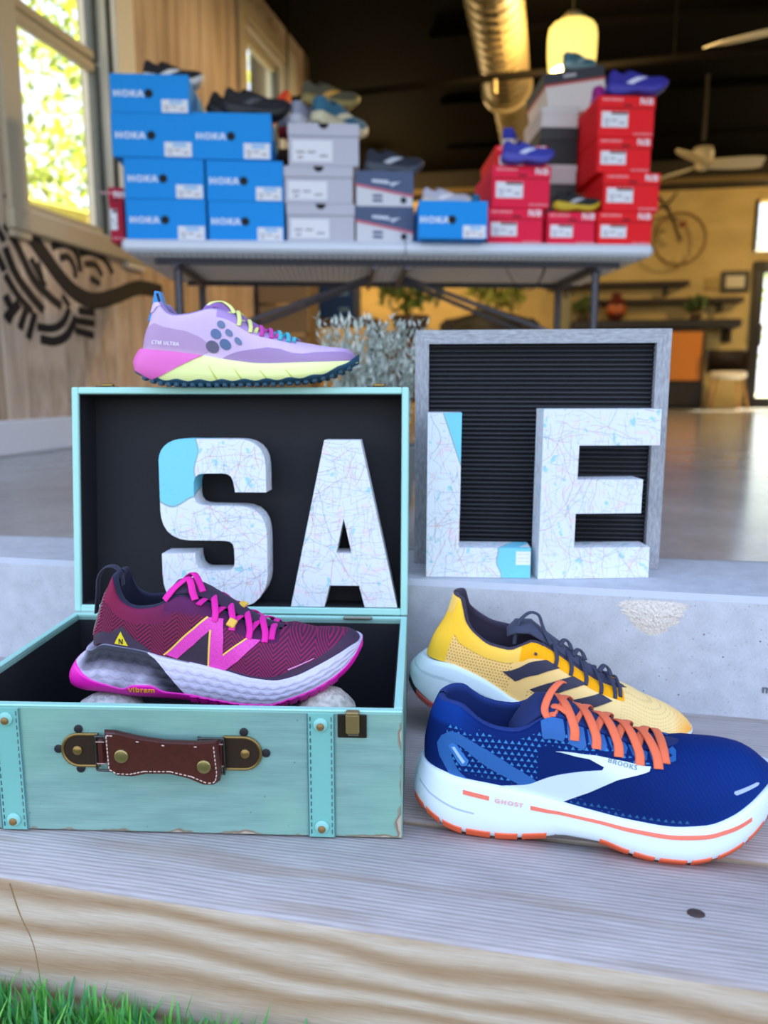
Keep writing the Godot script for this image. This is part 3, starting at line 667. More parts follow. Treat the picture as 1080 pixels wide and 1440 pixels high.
func lilac_shoe():
	var S := LILAC; S.throat = 194.0
	S.tongue = [[84, 88, 15, 3], [92, 95, 20, 8], [102, 97, 20, 8], [116, 91, 16, 6], [132, 80, 14, 6], [154, 68, 12, 5], [176, 61, 10, 4], [198, 56, 5, 2]]
	var up := tmat(paint(512, 160, func(u, v):
		var x: float = 13.0 + u * 253.0; var t: float = 1.0 - v
		var c := Color("ccb0d0")
		if fposmod(x * 1.0, 2.4) < 0.8 and fposmod(t * 60, 2.4) < 0.9: c = c.darkened(0.06)
		if x > 240: c = c.lerp(Color("a98abf"), clampf((x - 240) / 18, 0, 1))
		if x > 106 and x < 196 and t > 0.84: c = Color("a583b8")
		return c), 0.75)
	var lime := tmat(paint(512, 64, func(u, v):
		var c := Color("e9efa0")
		var k := fposmod(u * 9.0 - v * 0.55, 1.0)
		if v > 0.35 and u > 0.3 and u < 0.8 and k < 0.12 * v: c = Color("c4cc5c")
		return c), 0.5)
	var r := shoe(S, "trail_shoe", "lilac running shoe with lime and pink sole on top of the suitcase lid", Vector3(-0.2972, 0.3825, -0.932), 0.0, 0.0, {"midsole": lime, "upper": up, "lining": mat("8d78a8", 0.9, 0, "cloth"), "tongue": mat("8a5fa0", 0.9, 0, "cloth")})
	part("heel_wedge", shoe_patch(S, PackedVector2Array([Vector2(3, 0.5), Vector2(9, 0.995), Vector2(51, 0.995), Vector2(90, 0.995), Vector2(70.5, 0.675), Vector2(51, 0.375), Vector2(28.5, 0.03), Vector2(8, 0.12)]), 1.2, true), mat("dc62b4", 0.5), r)
	var tealm := mat("1e4a62", 0.6)
	part("outsole", outsole_mesh(S, 2, 268, func(x): return 3.0 + 2.5 * (0.5 + 0.5 * sin(x * 0.24)) + 4.0 * clampf((x - 240) / 26, 0, 1), 0.9, 1.2, 120), tealm, r)
	for i in 26:
		var x := 20.0 + i * 9.4
		for side in [1.0, -1.0]:
			var q := sole_pt(S, x, 0.0, side)
			var ang: float = -atan2(tv(S.B, x + 4) - tv(S.B, x - 4), 8.0)
			part("tread_lug", rbox(Vector3(0.0058, 0.0085, 0.011), 0.0012), tealm, r, (q + Vector3(0, 0.5, -side * 3.5)) * 0.001, Vector3(0, 0, -ang))
	part("heel_overlay", shoe_patch(S, PackedVector2Array([Vector2(14, 0.44), Vector2(27.5, 0.56), Vector2(51.5, 0.638), Vector2(69.5, 0.575), Vector2(86, 0.413), Vector2(102.5, 0.175), Vector2(89, 0.01), Vector2(50, 0.01), Vector2(14, 0.01)]), 0.6), mat("ae8cb2", 0.6), r)
	part("toe_overlay", shoe_patch(S, PackedVector2Array([Vector2(112, 0.01), Vector2(119, 0.1), Vector2(140, 0.33), Vector2(164, 0.53), Vector2(180, 0.52), Vector2(192.5, 0.42), Vector2(205, 0.4), Vector2(216.5, 0.5), Vector2(239, 0.62), Vector2(262, 0.7), Vector2(263, 0.01)]), 0.6), mat("9c7ca8", 0.6), r)
	for d in [[111.5, 0.70, 4.6, "5d6e90"], [105.5, 0.488, 6.2, "4f6690"], [120.5, 0.575, 4.3, "5d6e90"], [101.0, 0.213, 7.6, "57506a"], [116.0, 0.312, 6.6, "465f86"], [131.0, 0.475, 4.3, "5d6e90"]]:
		var poly := PackedVector2Array()
		var f := tv(S.F, d[0]); var hgt := tv(S.E, d[0]) - f
		for i in 16: poly.append(Vector2(d[0] + d[2] * cos(TAU * i / 16), clampf(d[1] + d[2] * 0.93 * sin(TAU * i / 16) / hgt, 0.005, 0.995)))
		part("side_dot", shoe_patch(S, poly, 0.9), mat(d[3], 0.5), r)
	part("lettering", shoe_text(S, "CTM ULTRA", 4.0, 46, 0.2, -0.08, 0.9, false, 1.1), mat("e8dcf0", 0.5), r)
	var tab := MB.new()
	tab.extrude(PackedVector2Array([Vector2(0.0205, 0.078), Vector2(0.0265, 0.094), Vector2(0.0300, 0.112), Vector2(0.0355, 0.1115), Vector2(0.0385, 0.099), Vector2(0.0415, 0.090), Vector2(0.0375, 0.083), Vector2(0.030, 0.079)]), -0.0075, 0.0075)
	var pt := part("pull_tab", tab.done(), mat("2f8ad0", 0.6), r)
	part("tab_slot", rbox(Vector3(0.003, 0.012, 0.0006), 0.0002), mat("15203a", 0.8), pt, Vector3(0.0345, 0.1035, 0.0076), Vector3(0, 0, 0.25))
	part("collar_pad", shoe_patch(S, PackedVector2Array([Vector2(13.5, 0.78), Vector2(24, 0.8), Vector2(34, 0.99), Vector2(13.5, 0.99)]), 1.6), mat("cdb4dc", 0.8), r)
	lacing(S, r, [118, 131, 144], 5.0, 2.2, mat("d8dc86", 0.75, 0, "cloth"), 5.0)
	lacing(S, r, [146, 157, 168], 5.0, 2.2, mat("c03a9a", 0.75, 0, "cloth"), 5.0)
	lacing(S, r, [168, 178, 187], 5.0, 2.2, mat("3fa9b4", 0.75, 0, "cloth"), 5.0)
	part("lace_loop", lace_mesh([Vector3(92, 92, 16), Vector3(97, 98, 12), Vector3(108, 100, 4), Vector3(118, 94, 10), Vector3(124, 86, 15)], 5, 2.2, 50), mat("dfe28c", 0.75, 0, "cloth"), r)

# ---------------------------------------------------------------- shoes left on the boxes (one build per colouring, coarser)
func display_shoe(label: String, at: Vector3, turn: float, pitch: float, up: String, sole: String, mark: String, lace: String, k := 0.9, roll := 0.0):
	var S := BLUE; S.throat = 220.0
	S.tongue = [[92, 106, 16, 3], [104, 113, 22, 9], [128, 109, 19, 7], [170, 94, 15, 6], [212, 81, 10, 4], [226, 79, 5, 2]]
	var r := thing("sports_shoe", label, "shoe", at, turn, "shoes lying on the stacked boxes")
	r.rotation.z = pitch; r.rotation.x = roll
	r.scale = Vector3.ONE * k
	if not shoe_parts.size():
		shoe_parts = [midsole_mesh(S, 24, 4), upper_mesh(S, 30, 7), lining_mesh(S, S.throat, 16), tongue_mesh(S.tongue), shoe_patch(S, PackedVector2Array([Vector2(96, 0.1), Vector2(150, 0.6), Vector2(200, 0.84), Vector2(180, 0.55), Vector2(128, 0.02)]), 1.0)]
	part("midsole", shoe_parts[0], mat(sole, 0.6), r)
	part("upper", shoe_parts[1], mat(up, 0.8, 0, "cloth"), r)
	part("lining", shoe_parts[2], mat("1c1c22", 0.9), r)
	part("tongue", shoe_parts[3], mat(up, 0.9), r)
	part("side_mark", shoe_parts[4], mat(mark, 0.5), r)
	for x in [140.0, 165.0, 190.0]:
		if not lace_parts.has(x):
			var p0 := off_pt(S, x, 0.9, 1.0, 0.6); var p1 := off_pt(S, x, 0.9, -1.0, 0.6); var md := (p0 + p1) / 2; md.y = tv(S.E, x) + 6
			lace_parts[x] = lace_mesh([p0, p0.lerp(md, 0.5) + Vector3(0, 3, 0), md, p1.lerp(md, 0.5) + Vector3(0, 3, 0), p1], 7, 2.5, tv(S.F, x))
		part("lace", lace_parts[x], mat(lace, 0.8), r)
	return r
var shoe_parts := []
var lace_parts := {}

# ---------------------------------------------------------------- the step, the concrete, the grass
var wood_top: StandardMaterial3D
var wood_side: StandardMaterial3D
func prism(poly: PackedVector2Array, y0: float, y1: float, bevel := 0.0) -> ArrayMesh:   # poly in (x, z), upright sides
	var mb := MB.new()
	if bevel <= 0:
		mb.extrude(poly, y0, y1)
	else:
		var inner: Array = Geometry2D.offset_polygon(poly, -bevel, Geometry2D.JOIN_MITER)
		var q: PackedVector2Array = inner[0]
		var a := PackedVector3Array(); var b := PackedVector3Array(); var c := PackedVector3Array()
		# match the shrunken corners to the full ones
		for v in poly:
			var best := q[0]
			for w in q:
				if w.distance_to(v) < best.distance_to(v): best = w
			a.append(Vector3(v.x, v.y, y0)); b.append(Vector3(v.x, v.y, y1 - bevel)); c.append(Vector3(best.x, best.y, y1))
		mb.loft([a, b, c], -1)
		for i in mb.p.size(): mb.t[i] = Vector2(mb.p[i].x, mb.p[i].y) if absf(mb.p[i].z - y1) < bevel * 0.5 else Vector2(mb.p[i].x, mb.p[i].z)
	for i in mb.p.size(): mb.p[i] = Vector3(mb.p[i].x, mb.p[i].z, mb.p[i].y)
	return mb.done()
func make_woods():
	var n1 := noise(11, 0.9, 3); var n2 := noise(12, 0.02, 3); var n3 := noise(13, 0.006, 2)
	wood_top = tmat(paint(1024, 512, func(u, v):
		var x: float = u * 1000.0; var y: float = v * 150.0
		var yy := y + 2.2 * n3.get_noise_2d(x * 0.6, y * 2.0)
		var ring := 0.5 + 0.5 * sin(yy * TAU / 4.3 + 2.2 * n3.get_noise_1d(y * 9.0))
		var fib := n1.get_noise_2d(x * 0.035, y * 1.4)
		var big := n2.get_noise_2d(x * 0.5, y * 1.2)
		var k := 0.62 + 0.10 * big + 0.18 * fib + 0.26 * (pow(ring, 0.6) - 0.6)
		k -= 0.16 * pow(clampf(n1.get_noise_2d(x * 0.02 + 90, y * 3.1) * 1.7, 0, 1), 2.0)
		var c := Color(0.50, 0.46, 0.44).lerp(Color(0.84, 0.80, 0.79), clampf(k * 1.25 - 0.2, 0, 1))
		return c.lerp(Color(0.55, 0.45, 0.36), clampf(n2.get_noise_2d(x * 0.15 + 300, y * 1.2) * 1.1 - 0.3, 0, 0.3))), 0.85, Vector3(0.7, 6.6, 1), 0.12)
	wood_top.uv1_offset = Vector3(0.5, 0.1, 0)
	wood_side = tmat(paint(1024, 320, func(u, v):
		var x: float = u * 1000.0; var y: float = v * 140.0
		var yy := y + 12.0 * n3.get_noise_2d(x * 0.9 + 50, y * 1.1) + x * 0.012
		var band := 0.5 + 0.5 * sin(yy * TAU / 27.0 + 3.0 * n3.get_noise_2d(x * 0.25 + 700, y * 2.5))
		var fib := n1.get_noise_2d(x * 0.03, y * 1.1)
		var c := Color(0.65, 0.55, 0.44).lerp(Color(0.78, 0.72, 0.65), clampf(band * 0.8 + fib * 0.45, 0, 1))
		c = c.lerp(Color(0.56, 0.42, 0.28), pow(1.0 - band, 3.0) * clampf(0.36 + fib * 0.8, 0, 1))
		c = c.darkened(clampf(0.12 * n1.get_noise_2d(x * 0.05, y * 3.0), 0, 0.3))
		return c), 0.85, Vector3(0.7, 7.0, 1), 0.08)
	wood_side.uv1_offset = Vector3(0.5, 0, 0)
func plank_mesh(l: float, hgt: float, w: float, b: float) -> ArrayMesh:
	# two surfaces: weathered top and fresher front
	var out := ArrayMesh.new()
	var top := MB.new(); var side := MB.new()
	var n := 60
	var nz := noise(int(l * 100), 4.0, 2)
	var rows_ := []
	for i in n + 1:
		var x := -l / 2 + l * i / n
		var wob := 0.0012 * nz.get_noise_1d(x * 6.0)
		var r := PackedVector3Array()
		for q in [[-w / 2, -hgt], [-w / 2, -b], [-w / 2 + b, 0.0], [w / 2 - b, 0.0], [w / 2 - b * 0.3, -b * 0.3], [w / 2, -b], [w / 2, -hgt]]:
			r.append(Vector3(x, q[1] + (wob if absf(q[1]) < b * 1.1 else 0.0), q[0] + (wob if q[0] > 0 else 0.0)))
		rows_.append(r)
	for i in n:
		for j in 6:
			var m := top if j in [1, 2, 3] else side
			var a: Vector3 = rows_[i][j]; var bb: Vector3 = rows_[i][j + 1]; var c: Vector3 = rows_[i + 1][j + 1]; var d: Vector3 = rows_[i + 1][j]
			if m == top: m.quad(a, d, c, bb, 1, Vector2(a.x, a.z), Vector2(d.x, d.z), Vector2(c.x, c.z), Vector2(bb.x, bb.z))
			else: m.quad(a, d, c, bb, 1, Vector2(a.x, a.y), Vector2(d.x, d.y), Vector2(c.x, c.y), Vector2(bb.x, bb.y))
	var ends := [rows_[0], rows_[n]]
	for e in 2:
		var r: PackedVector3Array = ends[e]
		for j in range(1, r.size() - 1):
			if e == 0: side.tri(r[0], r[j], r[j + 1])
			else: side.tri(r[0], r[j + 1], r[j])
	top.done(false)
	for m in [top, side]:
		var s: ArrayMesh = m.done(false)
		out.add_surface_from_arrays(Mesh.PRIMITIVE_TRIANGLES, s.surface_get_arrays(0))
	out.surface_set_material(0, wood_top); out.surface_set_material(1, wood_side)
	return out
func build_step():
	make_woods()
	var s := structure("floor_step", "weathered grey wooden step of two planks in front of the concrete", Vector3.ZERO, deg_to_rad(-12))
	var w := 0.145
	var front := MeshInstance3D.new(); front.name = "plank"; front.mesh = plank_mesh(2.6, 0.16, w, 0.005)
	# front edge passes 0.49 m before the camera's foot; planks run along the turned x axis
	front.position = Vector3(0.05, 0, -0.480 - w / 2); s.add_child(front, true)
	var rear := MeshInstance3D.new(); rear.name = "plank"; rear.mesh = plank_mesh(2.58, 0.16, 0.30, 0.004)
	rear.position = Vector3(0.31, -0.0008, -0.480 - w - 0.004 - 0.15); s.add_child(rear, true)
	var knot := MB.new(); knot.lathe([[0.0, 0.0012], [0.003, 0.0008], [0.0062, 0.0002], [0.0066, -0.001], [0, -0.001]], 14, 1, Transform3D(Basis.from_scale(Vector3(1, 1, 0.75)), Vector3.ZERO))
	part("knot", knot.done(), mat("3d2f2c", 0.8), s, Vector3(0.119, 0.0004, -0.550))
	var ck := MB.new(); ck.sweep(smooth_path([Vector3(-0.405, -0.004, 0), Vector3(-0.398, -0.03, 0), Vector3(-0.388, -0.055, 0), Vector3(-0.384, -0.09, 0)], 4), 0.0012, 0.0008, 6, 1, func(_q): return Vector3(0, 0, 1))
	part("crack", ck.done(), mat("8a6a42", 0.9), s, Vector3(0, 0, -0.4797))
	# concrete kerb under the opening
	var nz := noise(21, 0.05, 4); var pit := noise(22, 0.3, 2)
	var conc := tmat(paint(1024, 512, func(u, v):
		var x: float = u * 1024; var y: float = v * 512
		var k := 0.715 + 0.045 * nz.get_noise_2d(x * 0.35, y * 0.35) + 0.03 * nz.get_noise_2d(x * 3, y * 3)
		var c := Color(k * 1.0, k * 1.015, k * 1.05)
		var q := pit.get_noise_2d(x * 0.55, y * 0.55)
		if q > 0.62: c = c.darkened((q - 0.62) * 2.2)
		return c), 0.8, Vector3(1.6, 3.2, 1), 0.03)
	var ks := structure("floor_kerb", "pale concrete kerb at the edge of the shop floor")
	part("kerb", prism(PackedVector2Array([Vector2(-2.6, -1.498), Vector2(2.6, -0.393), Vector2(2.6, -0.689), Vector2(-2.6, -1.567)]), -0.2, 0.1452, 0.007), conc, ks)
	# a broken, rough patch on its face
	var ch := MB.new(); var R := []
	var cn := noise(5, 90.0, 3)
	for i in 15:
		var r := PackedVector3Array()
		for j in 33:
			var a := (j / 32.0 - 0.5) * 2; var b := i / 14.0
			var reach := (1 - 0.35 * b) * (0.75 + 0.25 * cn.get_noise_2d(i * 0.01, j * 0.004))
			r.append(Vector3(a * 0.058 * reach, 0.0375 - b * 0.043 * (1 - a * a * 0.45), 0.0045 * 0.7 * (1 - a * a) * sin(PI * clampf(b, 0.02, 0.98)) * (0.75 + 0.6 * cn.get_noise_2d(i * 0.012, j * 0.008)) - 0.0008))
		R.append(r)
	ch.rows(R, -1)
	part("broken_patch", ch.done(false), tmat(paint(128, 64, func(u, v):
		var k := 0.80 + 0.14 * nz.get_noise_2d(u * 900, v * 500)
		return Color(k * 1.04, k, k * 0.95).lerp(Color(0.45, 0.36, 0.3), clampf(nz.get_noise_2d(u * 700 + 70, v * 400) * 2.0 - 0.4, 0, 0.5))), 0.95), ks, Vector3(0.318, 0.098, -0.8778 + 0.0005), Vector3(0, deg_to_rad(-12), 0))
	# little dark voids in the face
	var rg := RandomNumberGenerator.new(); rg.seed = 8
	for i in 16:
		var x := rg.randf_range(0.06, 0.46); var y := rg.randf_range(0.02, 0.10)
		part("pit", rbox(Vector3(0.0016, 0.0014, 0.0006), 0.0002), mat("4c4c50", 0.9), ks, Vector3(x, y, -(0.9454 - 0.2126 * x) + 0.0003), Vector3(0, deg_to_rad(-12), rg.randf() * 3.0))
	# small stamped emblem low on the kerb at the right
	text("stamp", "m", 0.009, mat("5a6068", 0.8), ks, Vector3(0.446, 0.036, -(0.9454 - 0.2126 * 0.446) + 0.0004), Vector3(0, deg_to_rad(-12), 0))
	# lawn
	var lawn := structure("ground_lawn", "lawn at the foot of the wooden step")
	part("soil", prism(PackedVector2Array([Vector2(-14, -0.9), Vector2(14, 0.5), Vector2(14, 14), Vector2(-14, 14)]), -0.25, -0.122), mat("22351a", 0.95), lawn)
	var bl := MB.new()
	for q in 1:
		var a := [Vector3(-0.0013, 0, 0), Vector3(0.0013, 0, 0), Vector3(-0.0011, 0.014, 0.001), Vector3(0.0011, 0.014, 0.001), Vector3(-0.0008, 0.026, 0.004), Vector3(0.0008, 0.026, 0.004), Vector3(0, 0.036, 0.009)]
		bl.tri(a[0], a[1], a[3], 1); bl.tri(a[0], a[3], a[2], 1); bl.tri(a[2], a[3], a[5], 1); bl.tri(a[2], a[5], a[4], 1); bl.tri(a[4], a[5], a[6], 1)
	var gm := StandardMaterial3D.new(); gm.roughness = 0.55; gm.vertex_color_use_as_albedo = true; gm.backlight_enabled = true; gm.backlight = Color(0.25, 0.4, 0.1)
	var mm := MultiMesh.new(); mm.transform_format = MultiMesh.TRANSFORM_3D; mm.use_colors = true; mm.mesh = bl.done(false); mm.instance_count = 11000
	for i in 11000:
		var x := rg.randf_range(-0.75, 0.35); var f := rg.randf(); f = f * f
		var z := -(0.545 + 0.2126 * (-0.30 - x)) + 0.006 + f * 0.30
		var sz := rg.randf_range(0.95, 1.5)
		mm.set_instance_transform(i, Transform3D(Basis(Vector3.UP, rg.randf() * TAU) * Basis(Vector3.RIGHT, rg.randf_range(-0.25, 0.35)) * Basis.from_scale(Vector3(sz, sz * rg.randf_range(0.7, 1.15), sz)), Vector3(x, -0.123, z)))
		var k := rg.randf()
		mm.set_instance_color(i, Color(0.05 + 0.14 * k * k, 0.22 + 0.30 * k, 0.03 + 0.07 * rg.randf()))
	var g := MultiMeshInstance3D.new(); g.name = "grass"; g.multimesh = mm; g.material_override = gm
	add_child(g, true); tag(g, "short green turf in front of the wooden step", "grass", "", "stuff")

# ---------------------------------------------------------------- suitcase
func arc2(c: Vector2, r: float, a0: float, a1: float, n := 8) -> PackedVector2Array:
	var o := PackedVector2Array()
	for i in n + 1: o.append(c + Vector2(cos(lerpf(a0, a1, float(i) / n)), sin(lerpf(a0, a1, float(i) / n))) * r)
	return o
func disc(r: float, hgt: float, dome := 0.4, seg := 16) -> ArrayMesh:   # a round-headed rivet, facing +z
	var mb := MB.new()
	var pr := [[0.0, hgt]]
	for k in [0.35, 0.65, 0.85, 0.96]: pr.append([r * k, hgt * (1 - dome * k * k)])
	pr.append([r, hgt * (1 - dome) * 0.6]); pr.append([r, 0.0]); pr.append([0.0, 0.0])
	mb.lathe(pr, seg, 1, Transform3D(Basis(Vector3.RIGHT, PI / 2), Vector3.ZERO))
	return mb.done()
func build_suitcase():
	var nz := noise(31, 0.03, 4); var st := noise(32, 0.5, 3); var wr := noise(33, 0.02, 3)
	var paintf := func(u, v, worn):
		var x: float = u * 400; var y: float = v * 114
		var k := 0.5 + 0.30 * nz.get_noise_2d(x * 0.35, y * 2.2) + 0.22 * st.get_noise_2d(x * 0.03, y * 1.6)
		var c := Color(0.385, 0.535, 0.505).lerp(Color(0.55, 0.695, 0.655), clampf(k, 0, 1))
		c = c.lerp(Color(0.50, 0.70, 0.60), clampf(nz.get_noise_2d(x * 0.2 + 200, y * 0.2) * 0.9, 0, 0.55))
		c = c.lerp(Color(0.47, 0.55, 0.50), clampf(st.get_noise_2d(x * 0.02 + 40, y * 2.2) * 0.9 - 0.3, 0, 0.4))
		if worn:
			var e := minf(minf(x, 400 - x) * 0.8, minf(y + 3.5, (114 - y) * 0.75) * 1.6) + 6.5 * wr.get_noise_2d(x * 1.5, y * 1.5)
			c = c.lerp(Color(0.50, 0.36, 0.27), clampf((3.0 - e) / 2.2, 0, 1) * 0.85)
			c = c.lerp(Color(0.83, 0.80, 0.74), clampf((0.6 - e) / 1.0, 0, 1) * 0.6)
			if st.get_noise_2d(x * 0.3 + 500, y * 0.22) > 0.74: c = c.darkened(0.3)
		return c
	var front := tmat(paint(1024, 292, func(u, v): return paintf.call(u, v, true)), 0.55, Vector3.ONE, 0.02)
	var plain := tmat(paint(512, 146, func(u, v): return paintf.call(u, v, false)), 0.55)
	var rim := mat("a2d6ca", 0.5)
	var ln := noise(35, 0.8, 2)
	var lin := tmat(paint(256, 256, func(u, v):
		var k := 0.052 + 0.015 * ln.get_noise_2d(u * 60, v * 900)
		return Color(k, k * 1.03, k * 1.6)), 0.75)
	var c := thing("suitcase", "pale teal wooden suitcase standing open on the step, brown leather handle, black lining", "suitcase", Vector3(-0.184, 0.0012, -0.615), deg_to_rad(-2.5))
	var W := 0.40; var D := 0.27; var H := 0.114; var T := 0.008
	part("front_panel", rbox(Vector3(W, H, T), 0.0012), front, c, Vector3(0, H / 2, -T / 2))
	part("back_panel", rbox(Vector3(W, H, T), 0.0012), plain, c, Vector3(0, H / 2, -D + T / 2))
	for s in [-1.0, 1.0]:
		part("side_panel", rbox(Vector3(T, H - 0.0006, D - 0.0164), 0.001), plain, c, Vector3(s * (W - T) / 2, H / 2 - 0.0003, -D / 2))
		part("side_lining", rbox(Vector3(0.0012, H - 0.008, D - 2 * T - 0.002)), lin, c, Vector3(s * (W / 2 - T - 0.0008), H / 2 - 0.001, -D / 2))
	part("rim", rbox(Vector3(W - 0.001, 0.002, T - 0.001), 0.0006), rim, c, Vector3(0, H + 0.0006, -T / 2))
	part("rim", rbox(Vector3(W - 0.001, 0.002, T - 0.001), 0.0006), rim, c, Vector3(0, H + 0.0006, -D + T / 2))
	for s in [-1.0, 1.0]: part("rim", rbox(Vector3(T - 0.001, 0.002, D - 2 * T), 0.0006), rim, c, Vector3(s * (W - T) / 2, H + 0.0006, -D / 2))
	part("base_panel", rbox(Vector3(W - 2 * T, 0.006, D - 2 * T)), lin, c, Vector3(0, 0.0035, -D / 2))
	part("front_lining", rbox(Vector3(W - 2 * T - 0.002, H - 0.008, 0.0012)), lin, c, Vector3(0, H / 2 - 0.001, -T - 0.0008))
	part("back_lining", rbox(Vector3(W - 2 * T - 0.002, H - 0.008, 0.0012)), lin, c, Vector3(0, H / 2 - 0.001, -D + T + 0.0008))
	# straps: stitched strips of the same leather-cloth with a rivet at each end
	for x in [-0.139, 0.131]:
		var s := part("strap", rbox(Vector3(0.0235, H - 0.001, 0.0016), 0.0005), mat("70b0a6", 0.6), c, Vector3(x, H / 2, 0.0007))
		for e in [-1.0, 1.0]:
			part("strap_edge", rbox(Vector3(0.0012, H - 0.002, 0.0008), 0.0003), mat("4a6f74", 0.8), s, Vector3(e * 0.0112, 0, 0.0007))
			for k in 17: part("stitch", rbox(Vector3(0.0009, 0.0042, 0.0008), 0.0003), mat("34545e" if e < 0 else "54686a", 0.8), s, Vector3(e * 0.0089, -0.051 + k * 0.0064, 0.0010))
			part("rivet", disc(0.0062, 0.003, 0.5), mat("84c0b6", 0.45), s, Vector3(0, e * 0.0465, 0.0008))
			part("rivet_cap", disc(0.0034, 0.0022, 0.5), mat("86693c", 0.45, 0.4), s, Vector3(0, e * 0.0465 - 0.001, 0.0030))
	# latch plate and hook
	var brz := mat("8f7a4c", 0.4, 0.6)
	var la := part("latch", rbox(Vector3(0.0245, 0.021, 0.0016), 0.0007), mat("33291f", 0.4, 0.6), c, Vector3(0.1575, H - 0.0115, 0.0010))
	part("latch_hook", rbox(Vector3(0.0115, 0.0175, 0.0036), 0.0012), brz, la, Vector3(0.0005, 0.003, 0.0026))
	part("latch_hook", rbox(Vector3(0.0115, 0.0026, 0.007), 0.001), brz, la, Vector3(0.0005, 0.0125, 0.0012))
	part("latch_pin", rbox(Vector3(0.009, 0.0012, 0.0012), 0.0004), mat("a49a84", 0.3, 0.8), la, Vector3(0.001, -0.0075, 0.0012))
	# handle: two half-round brass plates, wire rings and a stitched leather grip
	var brass := mat("8d713f", 0.35, 0.75); var leather_n := noise(36, 0.06, 3)
	var leather := tmat(paint(256, 128, func(u, v):
		var k := 0.5 + 0.5 * leather_n.get_noise_2d(u * 256, v * 300)
		return Color(0.25, 0.10, 0.08).lerp(Color(0.31, 0.125, 0.10), clampf(k, 0, 1))), 0.36, Vector3(10, 10, 1), 0.02)
	for s in [-1.0, 1.0]:
		var px := -0.077 if s < 0 else 0.0655
		var poly := PackedVector2Array([Vector2(-s * 0.017, -0.0150), Vector2(-s * 0.017, 0.0150)])
		var arc := arc2(Vector2(0, 0), 0.0150, PI / 2, -PI / 2, 12)
		for q in arc: poly.append(Vector2(absf(q.x) * s, q.y))
		var pm := MB.new(); pm.extrude(poly, 0.0, 0.0014)
		var plate := part("handle_plate", pm.done(), mat("3a2a20", 0.45, 0.5), c, Vector3(px, 0.0765, 0.0003))
		var path := []
		path.append(Vector3(-s * 0.017, 0.0143, 0.0016))
		for q in arc2(Vector2(0, 0), 0.0143, PI / 2, -PI / 2, 14): path.append(Vector3(absf(q.x) * s, q.y, 0.0016))
		path.append(Vector3(-s * 0.017, -0.0143, 0.0016))
		var rm := MB.new(); rm.sweep(path, 0.0026, 0.0026, 8); part("plate_rim", rm.done(), brass, plate)
		part("rivet", disc(0.0042, 0.003, 0.4), brass, plate, Vector3(s * 0.001, 0, 0.0014))
		for q in [Vector2(0, 0.0185), Vector2(s * 0.0185, 0), Vector2(0.0, -0.0175)]:
			if s > 0 and q.y < -0.01: continue
			part("plate_screw", disc(0.0037, 0.0016, 0.3), mat("25252a", 0.5, 0.4), plate, Vector3(q.x, q.y, 0.0))
		var lp := part("ring_loop", rbox(Vector3(0.0078, 0.0232, 0.006), 0.0022), leather, c, Vector3(px - s * 0.0205, 0.0765, 0.0035))
		for e in [-1.0, 1.0]: part("stitch", rbox(Vector3(0.0075, 0.0011, 0.0004), 0.0002), mat("b08d84", 0.7), lp, Vector3(0, e * 0.0098, 0.003))
		var ring := MB.new()
		ring.sweep(smooth_path([Vector3(-0.0105, -0.0142, 0), Vector3(-0.0105, 0.0142, 0), Vector3(-0.008, 0.0152, 0), Vector3(0.008, 0.0152, 0), Vector3(0.0105, 0.0142, 0), Vector3(0.0105, -0.0142, 0), Vector3(0.008, -0.0152, 0), Vector3(-0.008, -0.0152, 0), Vector3(-0.0105, -0.0142, 0)], 3), 0.0022, 0.0022, 6)
		part("wire_ring", ring.done(), mat("4c4a46", 0.35, 0.8), c, Vector3(px - s * 0.027, 0.0755, 0.0055))
	# the grip: outline slightly sagging, tilted down to the right
	var up := [Vector2(-0.0485, 0.0215), Vector2(-0.040, 0.0215), Vector2(-0.020, 0.0175), Vector2(0.0, 0.0150), Vector2(0.025, 0.0142), Vector2(0.0415, 0.0150)]
	var dn := [Vector2(0.0435, -0.012), Vector2(0.042, -0.0195), Vector2(0.038, -0.0222), Vector2(0.032, -0.0222), Vector2(0.020, -0.0165), Vector2(0.004, -0.0125), Vector2(-0.016, -0.0130), Vector2(-0.028, -0.0160), Vector2(-0.040, -0.0160), Vector2(-0.0475, -0.0115)]
	var grip := PackedVector2Array(up + dn)
	var hd := Node3D.new(); hd.name = "handle"; c.add_child(hd, true); hd.position = Vector3(0.0015, 0.0765, 0.0085); hd.scale = Vector3(1.07, 1.05, 1)
	var R := []
	for k in [[0.0, 1.0], [0.0018, 1.0], [0.0042, 0.975], [0.0056, 0.93]]:
		var r := PackedVector3Array()
		for q in grip: r.append(Vector3(q.x * k[1], q.y * k[1], k[0] + 0.0025 * (1 - pow(q.x / 0.05, 2.0))))
		R.append(r)
	var gm := MB.new(); gm.loft(R, -1, false)
	var face2 := PackedVector2Array()
	for q in R[-1]: face2.append(Vector2(q.x, q.y))
	var fi := Geometry2D.triangulate_polygon(face2)
	for i in range(0, fi.size(), 3):
		var va: Vector3 = R[-1][fi[i]]; var vb: Vector3 = R[-1][fi[i + 1]]; var vc: Vector3 = R[-1][fi[i + 2]]
		if (vb - va).cross(vc - va).z < 0: gm.tri(va, vb, vc, 2)
		else: gm.tri(va, vc, vb, 2)
	for i in gm.p.size(): gm.t[i] = Vector2(gm.p[i].x, gm.p[i].y)
	part("grip", gm.done(), leather, hd)
	var inset := Geometry2D.offset_polygon(grip, -0.0028)
	var pl: PackedVector2Array = inset[0]
	var acc := 0.0
